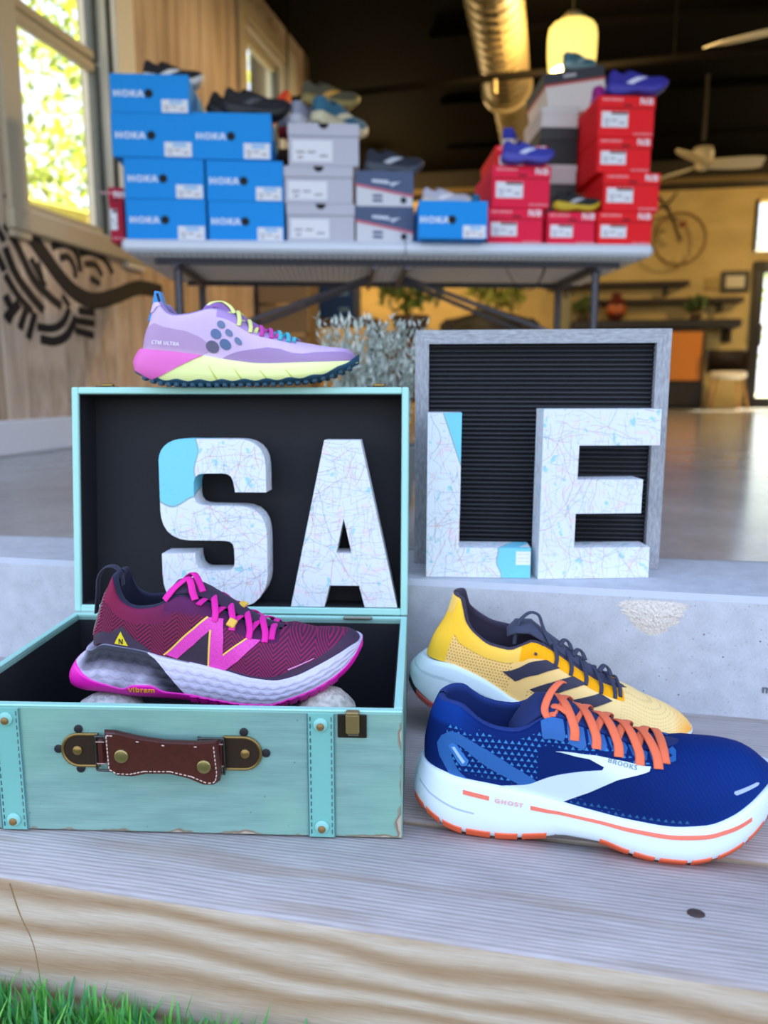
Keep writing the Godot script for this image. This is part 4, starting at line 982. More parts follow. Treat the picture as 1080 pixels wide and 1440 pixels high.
	for i in pl.size():
		var a := pl[i]; var b := pl[(i + 1) % pl.size()]
		var steps := int(maxf(1, round(a.distance_to(b) / 0.0032)))
		if a.y > 0.010 and b.y > 0.010 and absf(a.x - b.x) > 0.006: continue
		for k in steps:
			var m := a.lerp(b, (k + 0.5) / steps)
			part("stitch", rbox(Vector3(0.0022, 0.0008, 0.0007), 0.0002), mat("d2b5a6", 0.7), hd, Vector3(m.x, m.y, 0.0057 + 0.0025 * (1 - pow(m.x / 0.05, 2.0)) + 0.0001), Vector3(0, 0, (b - a).angle()))
	for q in [Vector2(-0.034, 0.002), Vector2(0.031, -0.0055)]:
		part("rivet", disc(0.0056, 0.0022, 0.35), mat("a1905c", 0.3, 0.8), hd, Vector3(q.x, q.y, 0.0066))
	# the lid, hinged up and leaning back
	var lid := Node3D.new(); lid.name = "lid"; c.add_child(lid, true)
	lid.position = Vector3(0, H + 0.0025, -D + 0.001); lid.rotation.x = -deg_to_rad(6.5)
	var L := 0.268; var K := 0.055
	part("lid_panel", rbox(Vector3(W, L, 0.006), 0.001), plain, lid, Vector3(0, L / 2, -K + 0.003))
	part("lid_lining", rbox(Vector3(W - 2 * T, L - 2 * T, 0.0012)), lin, lid, Vector3(0, L / 2, -K + 0.0068))
	for s in [-1.0, 1.0]:
		part("lid_side", rbox(Vector3(T, L, K - 0.006), 0.0012), rim, lid, Vector3(s * (W - T) / 2, L / 2, -(K - 0.006) / 2))
		part("lid_lining", rbox(Vector3(0.001, L - 2 * T, K - 0.0075)), lin, lid, Vector3(s * (W / 2 - T - 0.0006), L / 2, -K / 2 - 0.0005))
		part("lid_edge", rbox(Vector3(W - 2 * T, T, K - 0.006), 0.0012), rim, lid, Vector3(0, L / 2 + s * (L - T) / 2, -(K - 0.006) / 2))
		part("lid_lining", rbox(Vector3(W - 2 * T, 0.001, K - 0.0075)), lin, lid, Vector3(0, L / 2 + s * (L / 2 - T - 0.0006), -K / 2 - 0.0005))
	for x in [-0.16, 0.163]:
		var lt := part("lid_catch", rbox(Vector3(0.026, 0.0016, 0.014), 0.0006), mat("57452c", 0.4, 0.7), lid, Vector3(x, L + 0.0008, -0.012))
		part("catch_hook", rbox(Vector3(0.014, 0.0035, 0.007), 0.001), brass, lt, Vector3(0.002, 0.002, 0.006))
	for x in [-0.13, 0.142]:
		part("hinge", rbox(Vector3(0.034, 0.0035, 0.005), 0.0012), mat("8b8676", 0.35, 0.7), c, Vector3(x, H + 0.0016, -D + 0.0095))

# ---------------------------------------------------------------- map-covered letters
func map_texture(sd: int, w: int, h: int, water, towns: Array) -> ImageTexture:
	var im := Image.create(w, h, false, Image.FORMAT_RGB8)
	var n := noise(sd, 0.012, 3)
	for y in h:
		for x in w:
			var c := Color(0.86, 0.885, 0.905)
			var k := n.get_noise_2d(x, y)
			if k > 0.47: c = c.lerp(Color(0.56, 0.80, 0.82), clampf((k - 0.47) * 7, 0, 0.8))
			elif k < -0.38: c = c.lerp(Color(0.90, 0.83, 0.86), clampf((-0.38 - k) * 6, 0, 0.8))
			if water != null:
				var wv: float = water.call(float(x) / w, float(y) / h)
				if wv > 0: c = Color(0.47, 0.80, 0.88) if wv > 0.012 else Color(0.55, 0.66, 0.68)
			im.set_pixel(x, y, c)
	var rg := RandomNumberGenerator.new(); rg.seed = sd
	var cols := [Color(0.60, 0.62, 0.67), Color(0.52, 0.56, 0.62), Color(0.76, 0.58, 0.63), Color(0.58, 0.66, 0.68)]
	for i in 420:
		var q := Vector2(rg.randf() * w, rg.randf() * h)
		var big := i > 380
		var dir := Vector2.RIGHT.rotated([0.0, PI / 2, rg.randf() * PI][rg.randi() % 3] + rg.randf_range(-0.12, 0.12))
		if i < towns.size() * 7: q = Vector2(towns[i / 7].x * w, towns[i / 7].y * h); dir = Vector2.RIGHT.rotated((i % 7) * TAU / 7 + rg.randf() * 0.4); big = i % 3 == 0
		var c: Color = cols[rg.randi() % 4]
		if big: c = [Color(0.80, 0.48, 0.52), Color(0.50, 0.56, 0.62), Color(0.74, 0.52, 0.46)][rg.randi() % 3]
		for s in rg.randi_range(20, 130 if not big else 260):
			dir = dir.rotated(rg.randf_range(-0.09, 0.09)); q += dir
			var x := int(q.x); var y := int(q.y)
			if x < 1 or y < 1 or x >= w - 1 or y >= h - 1: break
			if water != null and water.call(float(x) / w, float(y) / h) > 0: break
			im.set_pixel(x, y, im.get_pixel(x, y).lerp(c, 0.9))
			if big: im.set_pixel(x + 1, y, im.get_pixel(x + 1, y).lerp(c, 0.6))
	for q in towns:
		for k in 40:
			var p: Vector2 = Vector2(q.x * w, q.y * h) + Vector2(rg.randfn() * 5, rg.randfn() * 5)
			if p.x > 1 and p.y > 1 and p.x < w - 1 and p.y < h - 1: im.set_pixel(int(p.x), int(p.y), Color(0.84, 0.72, 0.48))
	for i in 260:   # specks where place names are printed
		var x := rg.randi_range(2, w - 14); var y := rg.randi_range(2, h - 3)
		for k in rg.randi_range(3, 10):
			if rg.randf() < 0.7: im.set_pixel(x + k, y + rg.randi() % 2, im.get_pixel(x + k, y).darkened(0.28))
	if sd == 43:   # the map's white legend corner
		im.fill_rect(Rect2i(int(w * 0.86), int(h * 0.835), int(w * 0.14), int(h * 0.085)), Color(0.90, 0.91, 0.92))
		for i in 3:
			for x in range(int(w * 0.875), int(w * 0.985)):
				if hash1(x * 0.37, i) > 0.35: im.set_pixel(x, int(h * (0.853 + i * 0.022)), Color(0.45, 0.46, 0.52))
	return ImageTexture.create_from_image(im)
func letter(called: String, label: String, poly: PackedVector2Array, depth: float, m: Material, at: Vector3, rot: Vector3, holes := [], inset := 0.0):
	var lo := poly[0]; var hi := poly[0]
	for q in poly: lo = lo.min(q); hi = hi.max(q)
	var mb := MB.new(); mb.extrude(poly, -depth, 0.0, -1, holes)
	for i in mb.t.size(): mb.t[i] = Vector2((mb.p[i].x - lo.x) / (hi.x - lo.x), 1 - (mb.p[i].y - lo.y) / (hi.y - lo.y)) if absf(mb.p[i].z) < 1e-5 else Vector2((mb.p[i].x - lo.x + mb.p[i].z * 0.6) / (hi.x - lo.x), 1 - (mb.p[i].y - lo.y + mb.p[i].z * 0.6) / (hi.y - lo.y))
	var o := part(called, mb.done(), m, self, at, rot)
	tag(o, label, "letter", "map-covered letters spelling a word")
	return o
func scaled(list: Array, o: Vector2, k: float) -> PackedVector2Array:
	var r := PackedVector2Array()
	for q in list: r.append(Vector2((q[0] - o.x) * k, (o.y - q[1]) * k))
	return r
func build_letters():
	var ks := 0.000825 / 5.333
	var S := [[90, 250], [96, 215], [110, 178], [135, 145], [170, 118], [210, 100], [250, 91], [290, 88], [690, 90], [745, 95], [795, 110], [840, 138], [872, 178], [892, 225], [900, 280], [902, 490], [665, 490], [658, 440], [650, 400], [635, 370], [605, 352], [570, 348], [420, 350], [385, 358], [362, 380], [352, 420], [350, 500], [356, 545], [375, 575], [410, 590], [460, 594], [700, 598], [760, 606], [815, 628], [858, 668], [885, 720], [898, 780], [902, 860], [900, 1130], [892, 1190], [870, 1250], [835, 1305], [790, 1345], [735, 1366], [670, 1372], [320, 1372], [250, 1366], [190, 1345], [145, 1310], [112, 1260], [96, 1200], [90, 1130], [90, 965], [345, 960], [350, 1020], [362, 1060], [385, 1085], [420, 1096], [590, 1096], [625, 1085], [645, 1055], [650, 1010], [648, 930], [640, 890], [615, 868], [575, 862], [300, 860], [235, 850], [180, 826], [138, 790], [110, 742], [95, 690], [90, 630]]
	var lake := func(u, v): return 0.34 + 0.03 * sin(v * 20) - u - maxf(0, v - 0.30) * 1.0 if v < 0.40 - 0.05 * u else -1.0
	letter("letter", "letter S covered in road map with a blue lake at its upper left", scaled(S, Vector2(496, 1372), ks), 0.036, tmat(map_texture(41, 420, 640, func(u, v): return (0.355 + 0.02 * sin(v * 25.0) - u) if v < 0.27 else (0.375 - v + 0.03 * sin(u * 14.0) if u < 0.36 else -1.0), [Vector2(0.48, 0.10), Vector2(0.75, 0.15), Vector2(0.62, 0.48), Vector2(0.80, 0.86)]), 0.6), Vector3(-0.2003, 0.1263, -0.886), Vector3(-0.035, deg_to_rad(-2.0), 0))
	var ka := 0.000825 / 5.143
	letter("letter", "letter A covered in road map, leaning in the suitcase lid", scaled([[42, 1312], [300, 82], [560, 82], [830, 1312], [590, 1312], [548, 1150], [330, 1150], [290, 1312]], Vector2(436, 1312), ka), 0.034, tmat(map_texture(42, 420, 640, null, [Vector2(0.52, 0.22), Vector2(0.40, 0.72)]), 0.6), Vector3(-0.0475, 0.1263, -0.882), Vector3(-0.035, deg_to_rad(-2.0), 0), [scaled([[437, 650], [495, 908], [380, 908]], Vector2(436, 1312), ka)])
	var kl := 0.000903 / 5.539
	letter("letter", "letter L covered in road map with blue sea along its edges", scaled([[104, 1343], [106, 75], [362, 75], [356, 1108], [908, 1108], [908, 1343]], Vector2(500, 1343), kl), 0.040, tmat(map_texture(43, 420, 640, func(u, v): return (u - 0.14 - 0.55 * v if v < 0.32 and u < 0.33 else (u - 0.66 - 0.22 * (v - 0.8) - 0.015 * sin(v * 40.0) if v > 0.78 else -1.0)), [Vector2(0.1, 0.68)]), 0.6), Vector3(0.1180, 0.1458, -0.948), Vector3(0, deg_to_rad(-3), 0))
	var ke := 0.000903 / 4.909
	letter("letter", "letter E covered in road map, in front of the letter board", scaled([[100, 1255], [104, 105], [896, 105], [896, 345], [350, 345], [346, 575], [795, 575], [793, 805], [344, 805], [342, 1040], [868, 1040], [868, 1255]], Vector2(480, 1255), ke), 0.036, tmat(map_texture(44, 520, 640, null, [Vector2(0.55, 0.1), Vector2(0.22, 0.62), Vector2(0.8, 0.95)]), 0.6), Vector3(0.2630, 0.1458, -0.943), Vector3(0, deg_to_rad(3), 0))

func build_letter_board():
	var nz := noise(51, 0.05, 3); var f2 := noise(52, 0.6, 2)
	var wood := tmat(paint(512, 64, func(u, v):
		var k := 0.61 + 0.09 * nz.get_noise_2d(u * 500, v * 300) + 0.08 * f2.get_noise_2d(u * 14, v * 60)
		return Color(k * 0.99, k * 1.0, k * 1.03)), 0.65, Vector3(3, 20, 1), 0.03)
	var b := thing("letter_board", "black grooved letter board in a grey wooden frame, standing behind the letters", "letter board", Vector3(0.2035, 0.1458, -1.022), deg_to_rad(-6))
	var W := 0.324; var H := 0.311; var F := 0.0175
	for k in 4:
		var l: float = W if k % 2 == 0 else H
		var mb := MB.new()
		var q := PackedVector2Array([Vector2(-l / 2, 0), Vector2(l / 2, 0), Vector2(l / 2 - F, -F), Vector2(-l / 2 + F, -F)])
		mb.extrude(q, -0.0125, 0.0125)
		part("frame_rail", mb.done(), wood, b, Vector3(0, H, 0) if k == 0 else Vector3(0, 0, 0) if k == 2 else Vector3(-W / 2 if k == 1 else W / 2, H / 2, 0), Vector3(0, 0, [0.0, PI / 2, PI, -PI / 2][k]))
	part("backing", rbox(Vector3(W - 2 * F + 0.004, H - 2 * F + 0.004, 0.005)), mat("15151c", 0.7), b, Vector3(0, H / 2, -0.006))
	var n := 46
	var slat := MB.new(); var R := []
	for s in [-1.0, 1.0]:
		var r := PackedVector3Array()
		for a in 9: r.append(Vector3(s * (W / 2 - F), cos(PI * a / 8) * 0.00235, sin(PI * a / 8) * 0.0034 - 0.0035))
		R.append(r)
	slat.loft(R, 1)
	var sm := slat.done()
	var pitch := (H - 2 * F) / n
	for i in n: part("slat", sm, mat("17171f", 0.5), b, Vector3(0, F + pitch * (i + 0.5), 0.0008))

func build_stones():
	for q in [["grey pale stone under the heel of the magenta shoe in the suitcase", Vector3(-0.268, 0.0075, -0.712), Vector3(0.044, 0.0440, 0.036), 3, "c9c7c2", 0.084], ["round whitish stone with a brown mark under the toe of the magenta shoe", Vector3(-0.056, 0.0075, -0.706), Vector3(0.037, 0.0475, 0.033), 6, "ddd6c6", 0.083], ["stone wedged under the heel of the pale orange shoe", Vector3(0.090, 0.0, -0.822), Vector3(0.03, 0.0155, 0.028), 9, "a8a49c", 0.037]]:
		var nz := noise(q[3], 7.0, 3)
		var R := []
		for i in 15:
			var r := PackedVector3Array()
			for j in 24:
				var el := -PI / 2 + PI * (i + 0.02) / 14.04; var az := TAU * j / 24
				var d := Vector3(cos(el) * cos(az), sin(el), cos(el) * sin(az))
				var k := 1.0 + 0.16 * nz.get_noise_3dv(d * 0.12 * (1 + q[3])) - 0.06
				d.y = clampf(d.y, -0.92, 0.95)
				r.append(Vector3(d.x * q[2].x, (d.y + 0.92) * q[2].y, d.z * q[2].z) * Vector3(k, 1, k))
			R.append(r)
		var mb := MB.new(); mb.loft(R, 1)
		var n2 := noise(60 + q[3], 0.05, 4)
		var base := Color(q[4])
		var o := part("stone", mb.done(), tmat(paint(128, 128, func(u, v):
			var c: Color = base.darkened(clampf(0.25 * n2.get_noise_2d(u * 300, v * 300) + 0.08, 0, 0.4))
			if q[3] == 6 and Vector2(u - 0.245, (v - 0.60) * 0.8).length() < 0.03 + 0.03 * n2.get_noise_2d(u * 900, v * 900): c = Color(0.32, 0.24, 0.19)
			return c), 0.9), self, q[1])
		tag(o, q[0], "stone")

# ---------------------------------------------------------------- the shop: shell
func tube(a: Vector3, b: Vector3, r: float, seg := 10) -> ArrayMesh:
	var mb := MB.new(); mb.sweep([a, b], r * 2, r * 2, seg)
	return mb.done()
func build_shell():
	var n1 := noise(71, 0.02, 4); var n2 := noise(72, 0.25, 2)
	# polished floor
	var floor_m := tmat(paint(512, 512, func(u, v):
		var k := 0.62 + 0.07 * n1.get_noise_2d(u * 512, v * 512) + 0.03 * n2.get_noise_2d(u * 512, v * 512)
		return Color(k * 1.0, k, k * 1.0)), 0.18, Vector3(0.35, 0.35, 1))
	var fl := structure("floor", "polished grey concrete floor of the shop")
	part("slab", prism(PackedVector2Array([Vector2(-2.6, -1.573), Vector2(5.0, -0.290), Vector2(7.4, -9.2), Vector2(-1.8, -10.3)]), -0.15, 0.1440), floor_m, fl)
	part("joint", prism(PackedVector2Array([Vector2(-2.6, -1.560), Vector2(2.6, -0.680), Vector2(2.6, -0.700), Vector2(-2.6, -1.580)]), -0.15, 0.1385), mat("3c3c42", 0.9), fl)
	var cl := structure("ceiling", "dark brown-black ceiling of the shop")
	mat("0d0c09", 0.9).metallic_specular = 0.08
	part("deck", prism(PackedVector2Array([Vector2(-1.90, -1.18), Vector2(5.1, 0.0), Vector2(7.2, -8.7), Vector2(-1.62, -10.3), Vector2(-0.98, -6.2), Vector2(-0.78, -6.15)]), 2.76, 2.95), mat("0d0c09", 0.9), cl)
	for i in 6:
		var d := 2.6 + i * 1.25
		part("beam", rbox(Vector3(6.6, 0.05, 0.045), 0.004), mat("0d0c09", 0.9), cl, Vector3(2.9 + 0.13 * d, 2.735, -d), Vector3(0, deg_to_rad(-10), 0))
	# front wall round the garage opening
	var fr := structure("wall_front", "front wall of the shop around its wide garage opening", Vector3(0, 0, -1.19), deg_to_rad(-9.6))
	var ext := mat("9c968c", 0.85)
	part("header", rbox(Vector3(8.6, 1.6, 0.16), 0.004), ext, fr, Vector3(1.4, 3.35, -0.02))
	part("pier", rbox(Vector3(1.2, 2.6, 0.16), 0.004), ext, fr, Vector3(-2.45, 1.25, -0.02))
	part("pier", rbox(Vector3(2.6, 2.6, 0.16), 0.004), ext, fr, Vector3(4.2, 1.25, -0.02))
	# right wall, out of sight
	var rw := structure("wall_right", "right wall of the shop", Vector3(5.9, 1.5, -4.6), deg_to_rad(-13))
	part("sheet", rbox(Vector3(0.15, 3.0, 10.2)), mat("7a6a50", 0.85), rw)
	build_left_wall()
	build_far_wall()
func build_left_wall():
	# local x runs inward along the wall, local z into the room
	var w := structure("wall_left", "left wall of vertical wooden boards with two white-framed windows and a black line mural", Vector3(-1.3525, 0, -2.7042), deg_to_rad(77))
	var n1 := noise(81, 0.5, 3); var n2 := noise(82, 0.03, 3)
	var tones := []
	for k in 4:
		var sd := k * 400.0
		tones.append(tmat(paint(64, 384, func(u, v):
			var g := 0.5 + 0.35 * n1.get_noise_2d(u * 64 * 0.5 + sd, v * 12) + 0.35 * n2.get_noise_2d(u * 30 + sd, v * 384 * 0.25)
			return Color(0.58, 0.48, 0.38).lerp(Color(0.90, 0.82, 0.73), clampf(g + 0.08 * (k - 1.5), 0, 1))), 0.8, Vector3(1, 1, 1), 0.04))
	var wins := [[0.20, 0.83, 1.00, 2.42], [2.25, 2.98, 1.30, 2.52]]
	var x := -1.5; var i := 0
	while x < 3.45:
		var bw := 0.118
		var spans := [[0.26, 2.755]]
		for q in wins:
			if x + bw > q[0] and x < q[1]: spans = [[0.26, q[2]], [q[3], 2.755]]
		for s in spans:
			part("board", rbox(Vector3(bw - 0.004, s[1] - s[0], 0.02), 0.003), tones[(i * 7 + i / 3) % 4], w, Vector3(x + bw / 2, (s[0] + s[1]) / 2, 0.010 - 0.0012 * (i % 3)))
		x += bw; i += 1
	var backm := mat("6e6252", 0.9)
	for q in [[-1.5, 0.20, 0.14, 2.9], [0.20, 0.83, 0.14, 1.0], [0.20, 0.83, 2.42, 2.9], [0.83, 2.25, 0.14, 2.9], [2.25, 2.98, 0.14, 1.30], [2.25, 2.98, 2.52, 2.9], [2.98, 3.48, 0.14, 2.9]]:
		part("backing", rbox(Vector3(q[1] - q[0], q[3] - q[2], 0.13)), backm, w, Vector3((q[0] + q[1]) / 2, (q[2] + q[3]) / 2, -0.068))
	part("end_return", rbox(Vector3(0.12, 2.6, 0.36), 0.004), mat("6b5940", 0.85), w, Vector3(3.42, 1.45, -0.16))
	var fl := structure("wall_corner", "short dark wall beyond the end of the boarded wall", Vector3(-1.20, 1.5, -8.0), deg_to_rad(8.2))
	part("sheet", rbox(Vector3(0.12, 2.75, 3.9)), mat("5f5138", 0.85), fl)
	var base := structure("baseboard_left", "pale concrete curb along the foot of the boarded wall", Vector3(-1.3525, 0, -2.7042), deg_to_rad(77))
	part("curb", rbox(Vector3(4.96, 0.122, 0.05), 0.006), mat("e6e7ea", 0.8), base, Vector3(0.98, 0.205, 0.026))
	# windows
	var white := mat("d8d2c2", 0.5); var cream := mat("b3a488", 0.6); var dark := mat("5c5f56", 0.5)
	var glass := StandardMaterial3D.new(); glass.albedo_color = Color(1, 1, 1, 0.06); glass.transparency = BaseMaterial3D.TRANSPARENCY_ALPHA; glass.roughness = 0.02
	for k in 2:
		var q: Array = wins[k]
		var o := structure("window_%d" % (k + 1), ["tall two-pane window with trees outside, nearest on the boarded wall", "farther window on the boarded wall, deep white frame"][k], Vector3(-1.3525, 0, -2.7042), deg_to_rad(77))
		var cx: float = (q[0] + q[1]) / 2; var ww: float = q[1] - q[0]; var cy: float = (q[2] + q[3]) / 2; var hh: float = q[3] - q[2]
		part("casing", rbox(Vector3(0.10, hh + 0.2, 0.025), 0.004), cream, o, Vector3(q[0] - 0.05, cy, 0.0325))
		part("casing", rbox(Vector3(0.15, hh + 0.2, 0.025), 0.004), white, o, Vector3(q[1] + 0.075, cy, 0.0325))
		part("casing", rbox(Vector3(ww, 0.10, 0.025), 0.004), cream, o, Vector3(cx, q[3] + 0.05, 0.0325))
		part("sill", rbox(Vector3(ww + 0.26, 0.075, 0.035), 0.006), cream, o, Vector3(cx + 0.02, q[2] - 0.0375, 0.0375))
		part("jamb", rbox(Vector3(0.02, hh, 0.12), 0.002), cream, o, Vector3(q[0] + 0.01, cy, -0.055))
		part("jamb", rbox(Vector3(0.02, hh, 0.12), 0.002), white, o, Vector3(q[1] - 0.01, cy, -0.055))
		part("jamb", rbox(Vector3(ww - 0.04, 0.02, 0.12), 0.002), white, o, Vector3(cx, q[3] - 0.01, -0.055))
		part("jamb", rbox(Vector3(ww - 0.04, 0.02, 0.12), 0.002), white, o, Vector3(cx, q[2] + 0.01, -0.055))
		var mids: Array = [[q[2] + 0.02, q[3] - 0.02]] if k == 1 else [[q[2] + 0.02, 1.715], [1.725, q[3] - 0.02]]
		for m in mids:
			var hy: float = m[1] - m[0]; var my: float = (m[0] + m[1]) / 2
			for s in [-1.0, 1.0]:
				part("sash", rbox(Vector3(0.035, hy, 0.04), 0.004), cream if s < 0 else dark, o, Vector3(cx + s * (ww / 2 - 0.0375), my, -0.05))
				part("sash", rbox(Vector3(ww - 0.11, 0.035, 0.04), 0.004), cream, o, Vector3(cx, my + s * (hy / 2 - 0.0175), -0.05))
			part("pane", rbox(Vector3(ww - 0.11, hy - 0.07, 0.006)), glass, o, Vector3(cx, my, -0.055))
	# the mural: black painted strokes on the boards
	var mu := Node3D.new(); mu.name = "mural"; add_child(mu, true)
	mu.position = Vector3(-1.3525, 0, -2.7042); mu.rotation.y = deg_to_rad(77)
	tag(mu, "black curving line mural painted on the boarded wall under the near window", "mural")
	var ink := mat("1a120d", 0.8)
	var strokes := [
[0.039, 0.213, 0.934, 0.313, 0.851, 0.384, 0.797, 0.475, 0.750, 0.605, 0.734, 0.769, 0.774, 0.951, 0.828, 1.166, 0.833],
[0.021, 0.091, 0.941, 0.149, 0.871, 0.219, 0.775, 0.311, 0.716, 0.375, 0.690],
[0.021, 0.082, 0.860, 0.127, 0.778, 0.200, 0.712, 0.267, 0.664],
[0.018, 0.071, 0.767, 0.130, 0.704, 0.199, 0.654],
[0.018, 0.337, 0.902, 0.399, 0.928, 0.466, 0.927, 0.504, 0.888, 0.513, 0.839],
[0.016, 0.386, 0.870, 0.434, 0.884, 0.472, 0.854, 0.478, 0.809],
[0.018, 0.513, 0.910, 0.595, 0.930, 0.686, 0.912, 0.745, 0.862],
[0.016, 0.545, 0.873, 0.620, 0.880, 0.663, 0.842],
[0.016, 0.577, 0.822, 0.644, 0.809],
[0.021, 0.133, 0.678, 0.059, 0.615],
[0.018, 0.171, 0.663, 0.126, 0.587],
[0.018, 0.217, 0.652, 0.168, 0.555],
[0.018, 0.223, 0.601, 0.311, 0.602, 0.380, 0.631, 0.424, 0.687],
[0.021, 0.237, 0.559, 0.319, 0.554, 0.402, 0.585, 0.465, 0.657],
[0.018, 0.482, 0.684, 0.592, 0.685],
[0.018, 0.470, 0.643, 0.588, 0.641],
[0.018, 0.452, 0.605, 0.578, 0.592],
[0.018, 0.103, 1.043, 0.177, 0.974],
[0.016, 0.135, 1.044, 0.153, 1.043],
[0.016, 0.159, 0.961, 0.170, 0.904],
[0.016, 0.215, 0.844, 0.287, 0.753],
[0.016, 0.249, 0.834, 0.270, 0.782],
[0.016, 0.384, 0.732, 0.427, 0.695],
[0.021, 0.063, 0.697, 0.091, 0.655],
[0.021, 0.086, 0.610, 0.056, 0.637],
[0.018, -0.02, 1.06, 0.03, 0.95, 0.08, 0.88],
[0.020, -0.03, 0.95, 0.02, 0.86, 0.07, 0.78]]
	for sk in strokes:
		var P := []
		for k in range(1, sk.size(), 2): P.append(Vector3(sk[k], sk[k + 1], 0.0205))
		var mb := MB.new()
		mb.sweep(smooth_path(P, 5), sk[0] * 1.7, 0.002, 6, -1, func(_q): return Vector3(0, 0, 1))
		part("stroke", mb.done(), ink, mu)
func build_far_wall():
	var n1 := noise(91, 0.03, 3)
	var plaster := tmat(paint(256, 256, func(u, v):
		var k := 0.06 * n1.get_noise_2d(u * 256, v * 256)
		return Color(0.78 + k, 0.68 + k, 0.44 + k)), 0.85, Vector3(1, 1, 1))
	var w := structure("wall_back", "yellow plastered wall at the far end of the shop", Vector3(0, 0, -9.6), deg_to_rad(-10))
	for q in [[-2.5, 4.17, 0.1, 2.95], [5.35, 7.2, 0.1, 2.95], [4.17, 5.35, 1.74, 1.86], [4.17, 5.35, 2.40, 2.95]]:
		part("plaster", rbox(Vector3(q[1] - q[0], q[3] - q[2], 0.2), 0.003), plaster, w, Vector3((q[0] + q[1]) / 2, (q[2] + q[3]) / 2, -0.1))
	part("soffit", rbox(Vector3(8.6, 0.24, 0.35), 0.006), mat("2a241a", 0.9), w, Vector3(2.2, 2.655, 0.17))
	part("cornice", rbox(Vector3(8.6, 0.05, 0.04), 0.006), mat("6b5730", 0.8), w, Vector3(2.2, 2.55, 0.365))
	var glass := StandardMaterial3D.new(); glass.albedo_color = Color(1, 1, 1, 0.05); glass.transparency = BaseMaterial3D.TRANSPARENCY_ALPHA; glass.roughness = 0.02
	var blk := mat("17130f", 0.5)
	var door := structure("door_1", "black framed glass door at the right of the far wall", Vector3(0, 0, -9.6), deg_to_rad(-10))
	for x in [4.225, 5.30]: part("frame", rbox(Vector3(0.10, 1.60, 0.12), 0.006), blk, door, Vector3(x, 0.945, 0.02))
	part("frame", rbox(Vector3(1.18, 0.12, 0.12), 0.006), blk, door, Vector3(4.76, 1.68, 0.02))
	part("frame", rbox(Vector3(1.18, 0.12, 0.12), 0.006), blk, door, Vector3(4.76, 0.20, 0.02))
	part("pane", rbox(Vector3(0.98, 1.37, 0.01)), glass, door, Vector3(4.762, 0.94, 0))
	part("door_handle", rbox(Vector3(0.03, 0.25, 0.05), 0.008), mat("8a8a86", 0.3, 0.8), door, Vector3(4.27, 0.95, 0.1))
	var tr := structure("window_3", "bright transom window above the glass door", Vector3(0, 0, -9.6), deg_to_rad(-10))
	for x in [4.165, 5.335]: part("frame", rbox(Vector3(0.03, 0.54, 0.1), 0.004), blk, tr, Vector3(x, 2.13, 0.0))
	part("pane", rbox(Vector3(1.14, 0.54, 0.01)), glass, tr, Vector3(4.75, 2.13, -0.02))
	# what stands on and against the wall, in the wall's own axes
	var fx := Transform3D(Basis(Vector3.UP, deg_to_rad(-10)), Vector3(0, 0, -9.6))
	var T := deg_to_rad(-10)
	var wood := mat("2c1a10", 0.6)
	for q in [[1.9, 3.47, 1.515, 0.05, "upper long dark wooden shelf on the yellow wall"], [2.50, 4.05, 1.325, 0.05, "lower long dark wooden shelf on the yellow wall"]]:
		var s := thing("wall_shelf", q[4], "shelf", fx * Vector3((q[0] + q[1]) / 2, q[2], 0.11), T)
		part("shelf_plank", rbox(Vector3(q[1] - q[0], q[3], 0.2), 0.006), wood, s)
		for k in [-0.35, 0.35]: part("bracket", rbox(Vector3(0.03, 0.12, 0.16), 0.004), blk, s, Vector3((q[1] - q[0]) * k, -0.07, -0.015))
	for q in [[3.985, 1.535, 0.29, 0.22, "dark framed picture with a pale centre beside the glass door", "cfc6a8"], [3.75, 1.52, 0.17, 0.15, "small pale unframed picture left of the dark framed one", "a88f4c"]]:
		var f := thing("picture_frame", q[4], "picture", fx * Vector3(q[0], q[1], 0.02), T)
		var dk: bool = q[2] > 0.2
		for s in [-1.0, 1.0]:
			part("frame_bar", rbox(Vector3(q[2], 0.05 if dk else 0.012, 0.035), 0.004), blk if dk else mat("c0a868", 0.7), f, Vector3(0, s * (q[3] / 2 - 0.02), 0))
			part("frame_bar", rbox(Vector3(0.05 if dk else 0.012, q[3] - 0.05, 0.035), 0.004), blk if dk else mat("c0a868", 0.7), f, Vector3(s * (q[2] / 2 - 0.02), 0, 0))
		part("picture_print", rbox(Vector3(q[2] - 0.05, q[3] - 0.05, 0.01)), mat(q[5], 0.7), f)
	# long dark counter with an orange-fronted cabinet under it
	var cn := thing("counter_shelf", "dark counter top running along the yellow wall to the stool", "counter", fx * Vector3(3.09, 1.055, 0.24), T)
	part("counter_top", rbox(Vector3(1.78, 0.09, 0.42), 0.01), blk, cn)
	for x in [-0.8, 0.8]: part("bracket", rbox(Vector3(0.04, 0.16, 0.3), 0.006), blk, cn, Vector3(x, -0.12, -0.05))
	var cb := thing("cabinet", "dark cabinet with an orange door under the counter", "cabinet", fx * Vector3(3.19, 0.145, 0.26), T)
	part("body", rbox(Vector3(0.86, 0.85, 0.44), 0.01), mat("1d1510", 0.6), cb, Vector3(0, 0.428, 0))
	part("door", rbox(Vector3(0.36, 0.52, 0.03), 0.006), mat("c97a16", 0.55), cb, Vector3(0.21, 0.56, 0.235))
	part("door", rbox(Vector3(0.36, 0.52, 0.03), 0.006), mat("2a1d14", 0.6), cb, Vector3(-0.2, 0.56, 0.235))
	part("lower_panel", rbox(Vector3(0.82, 0.24, 0.03), 0.006), mat("16110e", 0.6), cb, Vector3(0, 0.15, 0.235))
	for x in [0.06, -0.06]: part("knob", disc(0.018, 0.02), mat("8f7f58", 0.4, 0.6), cb, Vector3(x, 0.62, 0.25))
	var vs := thing("vase", "red-brown round vase on the counter", "vase", fx * Vector3(2.68, 1.101, 0.34), T)
